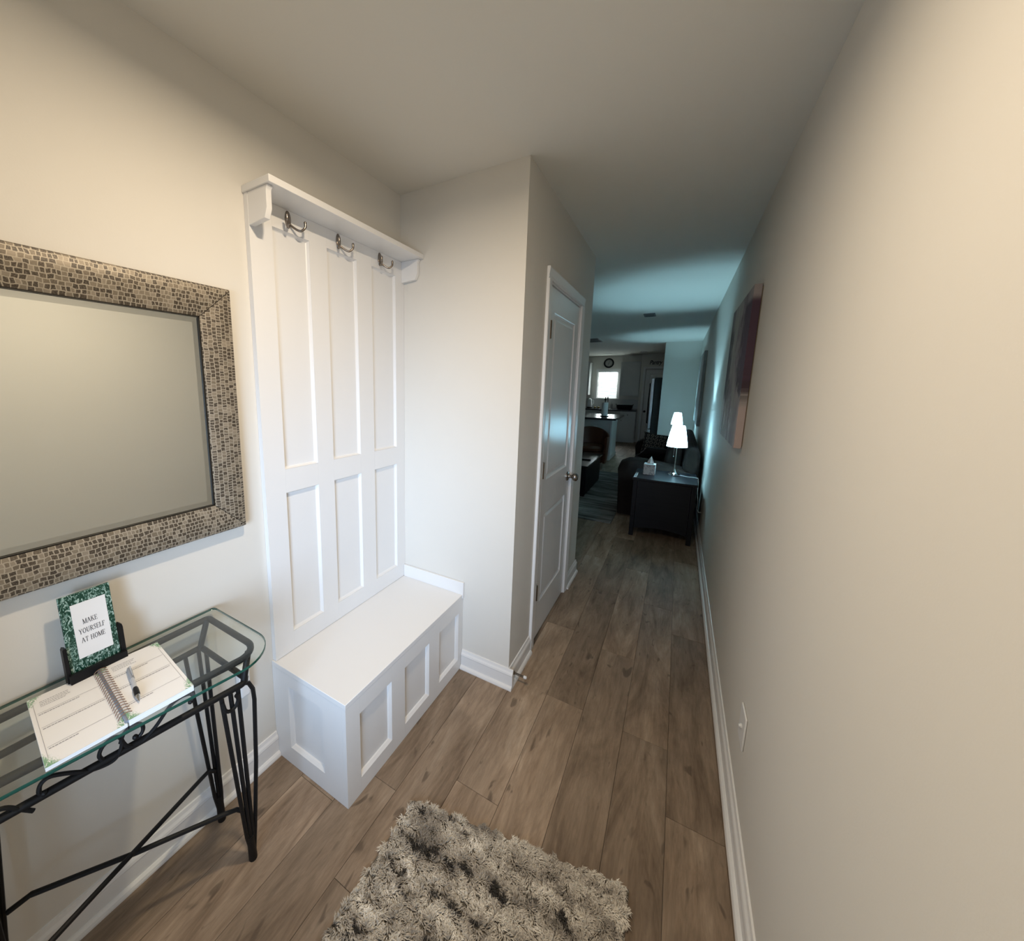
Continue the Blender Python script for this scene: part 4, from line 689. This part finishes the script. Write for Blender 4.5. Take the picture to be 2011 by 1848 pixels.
for x0, x1, lb in ((-0.195, 0.305, 'white upper cabinet between the kitchen window and the pantry'), (-1.55, -1.03, 'white upper cabinet above the kettle beside the kitchen window')):
    c = thing('upper_cabinet', ((x0 + x1) / 2, 12.03, 1.3), lb, 'cabinet', 'white upper cabinets'); MB().box(x0, x1, 11.88, 12.198, 1.30, 2.215).build('body', CABW, c); shaker(c, x0 + 0.006, x1 - 0.006, 1.306, 2.20, 11.88, 'cabinet_door')
    MB().box(x0 - 0.012, x1 if x1 > 0 else x1 + 0.012, 11.86, 12.198, 2.2155, 2.245).build('crown', CABW, c)
w1 = struct(bpy.data.objects.new('window_1', None)); COL.objects.link(w1)
mb = MB(); mb.box(WY0, WY0 + 0.035, 12.23, 12.28, WZ0, WZ1); mb.box(WY1 - 0.035, WY1, 12.23, 12.28, WZ0, WZ1); mb.box(WY0 + 0.035, WY1 - 0.035, 12.23, 12.28, WZ0, WZ0 + 0.035); mb.box(WY0 + 0.035, WY1 - 0.035, 12.23, 12.28, WZ1 - 0.035, WZ1); mb.box(WY0 + 0.035, WY1 - 0.035, 12.235, 12.275, 1.58, 1.615); mb.build('window_frame', TRIM, w1)
box('pane', PANE, w1, WY0 + 0.035, WY1 - 0.035, 12.252, 12.257, WZ0 + 0.035, WZ1 - 0.035)
mb = MB()
for i in range(19):
    z = WZ0 + 0.03 + i * 0.0395; mb.add([(WY0 + 0.012, 12.205, z - 0.008), (WY1 - 0.012, 12.205, z - 0.008), (WY1 - 0.012, 12.226, z + 0.014), (WY0 + 0.012, 12.226, z + 0.014)], [(0, 1, 2, 3)])
bo = mb.build('blind_slats', BLIND, w1); bo['kind'] = 'stuff'
box('blind_headrail', WHITEP, w1, WY0 + 0.01, WY1 - 0.01, 12.202, 12.228, WZ1 - 0.035, WZ1 - 0.002)
mb = MB(); mb.box(WY0 - 0.05, WY0, 12.185, 12.2, WZ0 - 0.01, WZ1 + 0.06); mb.box(WY1, WY1 + 0.05, 12.185, 12.2, WZ0 - 0.01, WZ1 + 0.06); mb.box(WY0, WY1, 12.185, 12.2, WZ1, WZ1 + 0.06); mb.box(WY0 - 0.06, WY1 + 0.06, 12.165, 12.2, WZ0 - 0.01, WZ0 + 0.004); struct(mb.build('trim_2', TRIM))
ck = thing('wall_clock', (-0.571, 12.198, 2.237), 'round black-rimmed wall clock above the kitchen window', 'clock'); CC = (-0.571, 12.1985, 2.232)
MB().lathe([(0.140, 0), (0.140, -0.024), (0.128, -0.034), (0.108, -0.034), (0.100, -0.022), (0.100, 0)], CC, 36, 'y').build('rim', BLACKP, ck); MB().lathe([(0.099, -0.010), (0.099, -0.014), (0.001, -0.014)], CC, 36, 'y').build('face', mat('clock_face', (0.42, 0.42, 0.40), 0.6), ck)
mb = MB()
for k in range(12): a = k * PI / 6; mb.tube([(CC[0] + 0.080 * math.sin(a), CC[1] - 0.0155, CC[2] + 0.080 * math.cos(a)), (CC[0] + 0.092 * math.sin(a), CC[1] - 0.0155, CC[2] + 0.092 * math.cos(a))], 0.003, 4)
mb.build('hour_marks', BLACKP, ck)
MB().tube([(CC[0], CC[1] - 0.017, CC[2]), (CC[0] - 0.020, CC[1] - 0.017, CC[2] - 0.048)], 0.004, 6).build('hand', BLACKP, ck); MB().tube([(CC[0], CC[1] - 0.018, CC[2]), (CC[0] + 0.028, CC[1] - 0.018, CC[2] + 0.066)], 0.003, 6).build('hand', BLACKP, ck)
# pantry wall, door and lettering share one rotated frame
PO = Vector((0.312, 11.88, 0)); PA = math.radians(-11); pc, ps = math.cos(PA), math.sin(PA)
pf = lambda u, v, d=0: (PO.x + u * pc + d * ps, PO.y + u * ps - d * pc, v)
def pbox(mb, u0, u1, v0, v1, d0, d1): return mb.add([pf(u, v, d) for d in (d0, d1) for v in (v0, v1) for u in (u0, u1)], [(0, 2, 3, 1), (4, 5, 7, 6), (0, 1, 5, 4), (2, 6, 7, 3), (0, 4, 6, 2), (1, 3, 7, 5)])
mb = MB(); pbox(mb, 0, 0.125, 0, H, -0.08, 0); pbox(mb, 0.80, 1.285, 0, H, -0.08, 0); pbox(mb, 0.125, 0.80, 2.04, H, -0.08, 0); mb.box(0.3115, 0.39, 11.93, YK, 0, H); struct(mb.build('wall_pantry', WALL))
pd = panel_door('door_3', lambda u, v, d: pf(0.138 + u, 0.012 + v, d - 0.006), 0.648, 2.008, 0.10, 0.05)
MB().lathe([(0.030, 0), (0.030, -0.006), (0.012, -0.012), (0.012, -0.035), (0.026, -0.045), (0.027, -0.060), (0.012, -0.070)], pf(0.185, 0.88, 0.0), 16, 'y').build('knob', BLACKP, pd)
mb = MB(); pbox(mb, 0.07, 0.130, 0, 2.095, 0, 0.014); pbox(mb, 0.795, 0.855, 0, 2.095, 0, 0.014); pbox(mb, 0.130, 0.795, 2.035, 2.095, 0, 0.014); struct(mb.build('trim_3', TRIM))
tx = bpy.data.curves.new('t', 'FONT'); tx.body = 'Pantry'; tx.size = 0.125; tx.extrude = 0.002; tx.shear = 0.25; tx.space_character = 0.92; tx.offset = 0.001
to = bpy.data.objects.new('t', tx); COL.objects.link(to); dg = bpy.context.evaluated_depsgraph_get(); me = bpy.data.meshes.new_from_object(to.evaluated_get(dg)); bpy.data.objects.remove(to)
me.materials.clear(); me.materials.append(BLACKP); me.name = 'pantry_sign'
for v in me.vertices: u, h, d = v.co; q = pf(0.205 + u, 2.155 + h * 1.25, 0.0045 + d); v.co = q
tag((lambda o: (COL.objects.link(o), o)[1])(bpy.data.objects.new('pantry_sign', me)), 'dark script sign reading Pantry above the pantry door', 'sign')
fr = thing('refrigerator', (1.12, 9.72, 0), 'stainless refrigerator with dark side standing beyond the nook wall', 'refrigerator')
MB().box(0.815, 1.52, 9.27, 10.15, 0.02, 1.74).build('cabinet', FRSIDE, fr, 0.006)
for a, e in ((9.275, 9.706), (9.714, 10.145)):
    dd = MB().box(0.745, 0.810, a, e, 0.64, 1.725).build('fridge_door', STEEL, fr, 0.012, 3); yh = e - 0.05 if a < 9.5 else a + 0.05
    MB().tube([(0.743, yh, 0.72), (0.705, yh, 0.74), (0.700, yh, 1.2), (0.705, yh, 1.62), (0.743, yh, 1.64)], 0.011, 8).build('handle', BLACKP, dd)
dd = MB().box(0.745, 0.810, 9.275, 10.145, 0.06, 0.63).build('freezer_drawer', STEEL, fr, 0.012, 3); MB().tube([(0.743, 9.34, 0.56), (0.702, 9.36, 0.56), (0.702, 10.06, 0.56), (0.743, 10.08, 0.56)], 0.011, 8).build('handle', BLACKP, dd)
for x in (0.84, 1.46):
    for y in (9.30, 10.10): MB().lathe([(0.02, 0.001), (0.02, 0.0195)], (x, y, 0), 10).build('foot', BLACKP, fr)
fc = thing('kitchen_faucet', (-0.50, 12.08, 0.914), 'chrome gooseneck faucet in front of the kitchen window', 'faucet')
MB().lathe([(0.026, 0.001), (0.026, 0.02), (0.014, 0.03)], (-0.50, 12.08, 0.914), 14).build('base', CHROME, fc); MB().tube([(-0.50, 12.08, 0.94), (-0.50, 12.08, 1.20)] + [(-0.50, 12.08 - 0.07 + 0.07 * math.cos(a), 1.20 + 0.07 * math.sin(a)) for a in [i * PI / 8 for i in range(1, 9)]] + [(-0.50, 11.94, 1.15)], 0.011, 8).build('spout', CHROME, fc)
so = thing('soap_dispenser', (-0.38, 12.0, 0.914), 'small clear soap bottle with grey pump beside the faucet', 'bottle')
MB().lathe([(0.028, 0.001), (0.032, 0.02), (0.030, 0.12), (0.014, 0.145), (0.012, 0.16)], (-0.38, 12.0, 0.914), 16).build('bottle', mat('soap_bottle', (0.35, 0.35, 0.34), 0.2), so); MB().tube([(-0.38, 12.0, 1.075), (-0.38, 12.0, 1.125), (-0.38, 11.955, 1.125)], 0.006, 8).build('pump', GREYP, so)
bk = thing('black_basket', (-0.02, 11.86, 0.914), 'low black basket on the counter beside the pantry', 'basket')
mb = MB(); n = 24; pr = [(0.80, 0.001), (0.95, 0.05), (1.0, 0.125), (0.96, 0.125), (0.88, 0.04), (0.1, 0.012)]
vs = [(-0.02 + 0.215 * a * math.copysign(abs(math.cos(2 * PI * j / n)) ** 0.6, math.cos(2 * PI * j / n)), 11.86 + 0.13 * a * math.copysign(abs(math.sin(2 * PI * j / n)) ** 0.6, math.sin(2 * PI * j / n)), 0.914 + h) for a, h in pr for j in range(n)]
mb.add(vs, [(i * n + j, i * n + (j + 1) % n, (i + 1) * n + (j + 1) % n, (i + 1) * n + j) for i in range(5) for j in range(n)] + [tuple(range(n - 1, -1, -1))], True); mb.build('bowl', BLACKP, bk)
for s in (-1, 1): MB().tube([(-0.02 + s * 0.205, 11.80, 1.03), (-0.02 + s * 0.225, 11.82, 1.06), (-0.02 + s * 0.225, 11.90, 1.06), (-0.02 + s * 0.205, 11.92, 1.03)], 0.006, 6).build('handle', BLACKP, bk)
kt = thing('water_kettle', (-0.98, 11.93, 0.914), 'white kettle on a black base at the end of the back counter', 'kettle')
MB().lathe([(0.075, 0.001), (0.075, 0.03), (0.07, 0.035)], (-0.98, 11.93, 0.914), 20).build('base', BLACKP, kt); MB().lathe([(0.066, 0.036), (0.068, 0.08), (0.050, 0.24), (0.042, 0.27), (0.010, 0.285)], (-0.98, 11.93, 0.914), 20).build('body', WHITEP, kt); MB().tube([(-0.935, 11.93, 1.15), (-0.88, 11.93, 1.15), (-0.87, 11.93, 1.06), (-0.925, 11.93, 0.98)], 0.009, 8).build('handle', WHITEP, kt)
for x, y, c, nm, lb in ((-0.80, 11.80, (0.30, 0.20, 0.04), 'lemon', 'small yellow lemon on the back counter near the kettle'), (-0.71, 11.83, (0.32, 0.24, 0.05), 'pear', 'small yellow-green pear on the back counter beside the paper towels')):
    f_ = thing(nm, (x, y, 0.914), lb, 'fruit'); MB().ell((x, y, 0.914 + 0.031), (0.032, 0.030, 0.030), 14, 9).build('fruit', mat(nm + '_skin', c, 0.45), f_); MB().tube([(x, y, 0.974), (x + 0.003, y, 0.985)], 0.003, 6).build('stem', BLACKP, f_)
# ------------------------------------------------------------------ ceiling fittings
def vent(x0, x1, y0, y1, label):
    r = thing('ceiling_vent', ((x0 + x1) / 2, (y0 + y1) / 2, H), label, 'vent', 'ceiling vents')
    mb = MB(); mb.box(x0, x1, y0, y0 + 0.015, H - 0.010, H - 0.0005); mb.box(x0, x1, y1 - 0.015, y1, H - 0.010, H - 0.0005); mb.box(x0, x0 + 0.015, y0 + 0.015, y1 - 0.015, H - 0.010, H - 0.0005); mb.box(x1 - 0.015, x1, y0 + 0.015, y1 - 0.015, H - 0.010, H - 0.0005); mb.build('frame', GREYM, r)
    k = 7
    for i in range(k): y = y0 + 0.02 + (y1 - y0 - 0.04) * i / k; MB().box(x0 + 0.0155, x1 - 0.0155, y, y + 0.010, H - 0.009, H - 0.002).build('slat', GREYM, r)
vent(0.80, 0.93, 5.56, 5.77, 'small dark grille vent in the living room ceiling near the lamp'); vent(-0.55, -0.14, 7.86, 8.42, 'larger dark return vent in the ceiling towards the kitchen')
for i, (x, y) in enumerate(((-0.50, 11.55), (0.41, 11.10), (0.716, 10.94))):
    r = thing('recessed_light', (x, y, H), ['recessed ceiling light above the kitchen window wall', 'recessed ceiling light in front of the pantry sign', 'recessed ceiling light close to the refrigerator'][i], 'ceiling light', 'recessed kitchen lights'); MB().lathe([(0.060, -0.0005), (0.085, -0.0005), (0.085, -0.008), (0.060, -0.005)], (x, y, H), 24).build('trim_ring', TRIM, r); MB().lathe([(0.058, -0.001), (0.058, -0.003), (0.001, -0.003)], (x, y, H), 24).build('lens', mat('unlit_lens', (0.22, 0.22, 0.21), 0.4), r)
# entry ceiling fixture: flush lamp with an opaque metal pan, above and behind the frame
LX, LY, LZ = 0.80, 0.60, 2.385
cl_ = thing('flush_ceiling_light', (LX, LY, H), 'flush ceiling light with round metal pan and bare bulb over the entry', 'ceiling light')
MB().lathe([(0.012, -0.0005), (0.11, -0.0005), (0.115, -0.022), (0.112, -0.022), (0.105, -0.006), (0.012, -0.006)], (LX, LY, H), 36).build('pan', NICKEL, cl_)
MB().ell((LX, LY, LZ + 0.012), (0.026, 0.026, 0.034), 14, 10).build('bulb', mat('lit_warm_bulb', (0.9, 0.88, 0.82), 0.5, emit=(1.0, 0.84, 0.64), es=8.0), cl_)
l = bpy.data.lights.new('entry_ceiling_light_offscreen', 'AREA'); l.shape = 'DISK'; l.size = 0.08; l.energy = 15.0; l.color = (1.0, 0.825, 0.61); lo = bpy.data.objects.new('entry_ceiling_light_offscreen', l); COL.objects.link(lo); lo.parent = cl_; lo.location = (0, 0, LZ - H - 0.055)
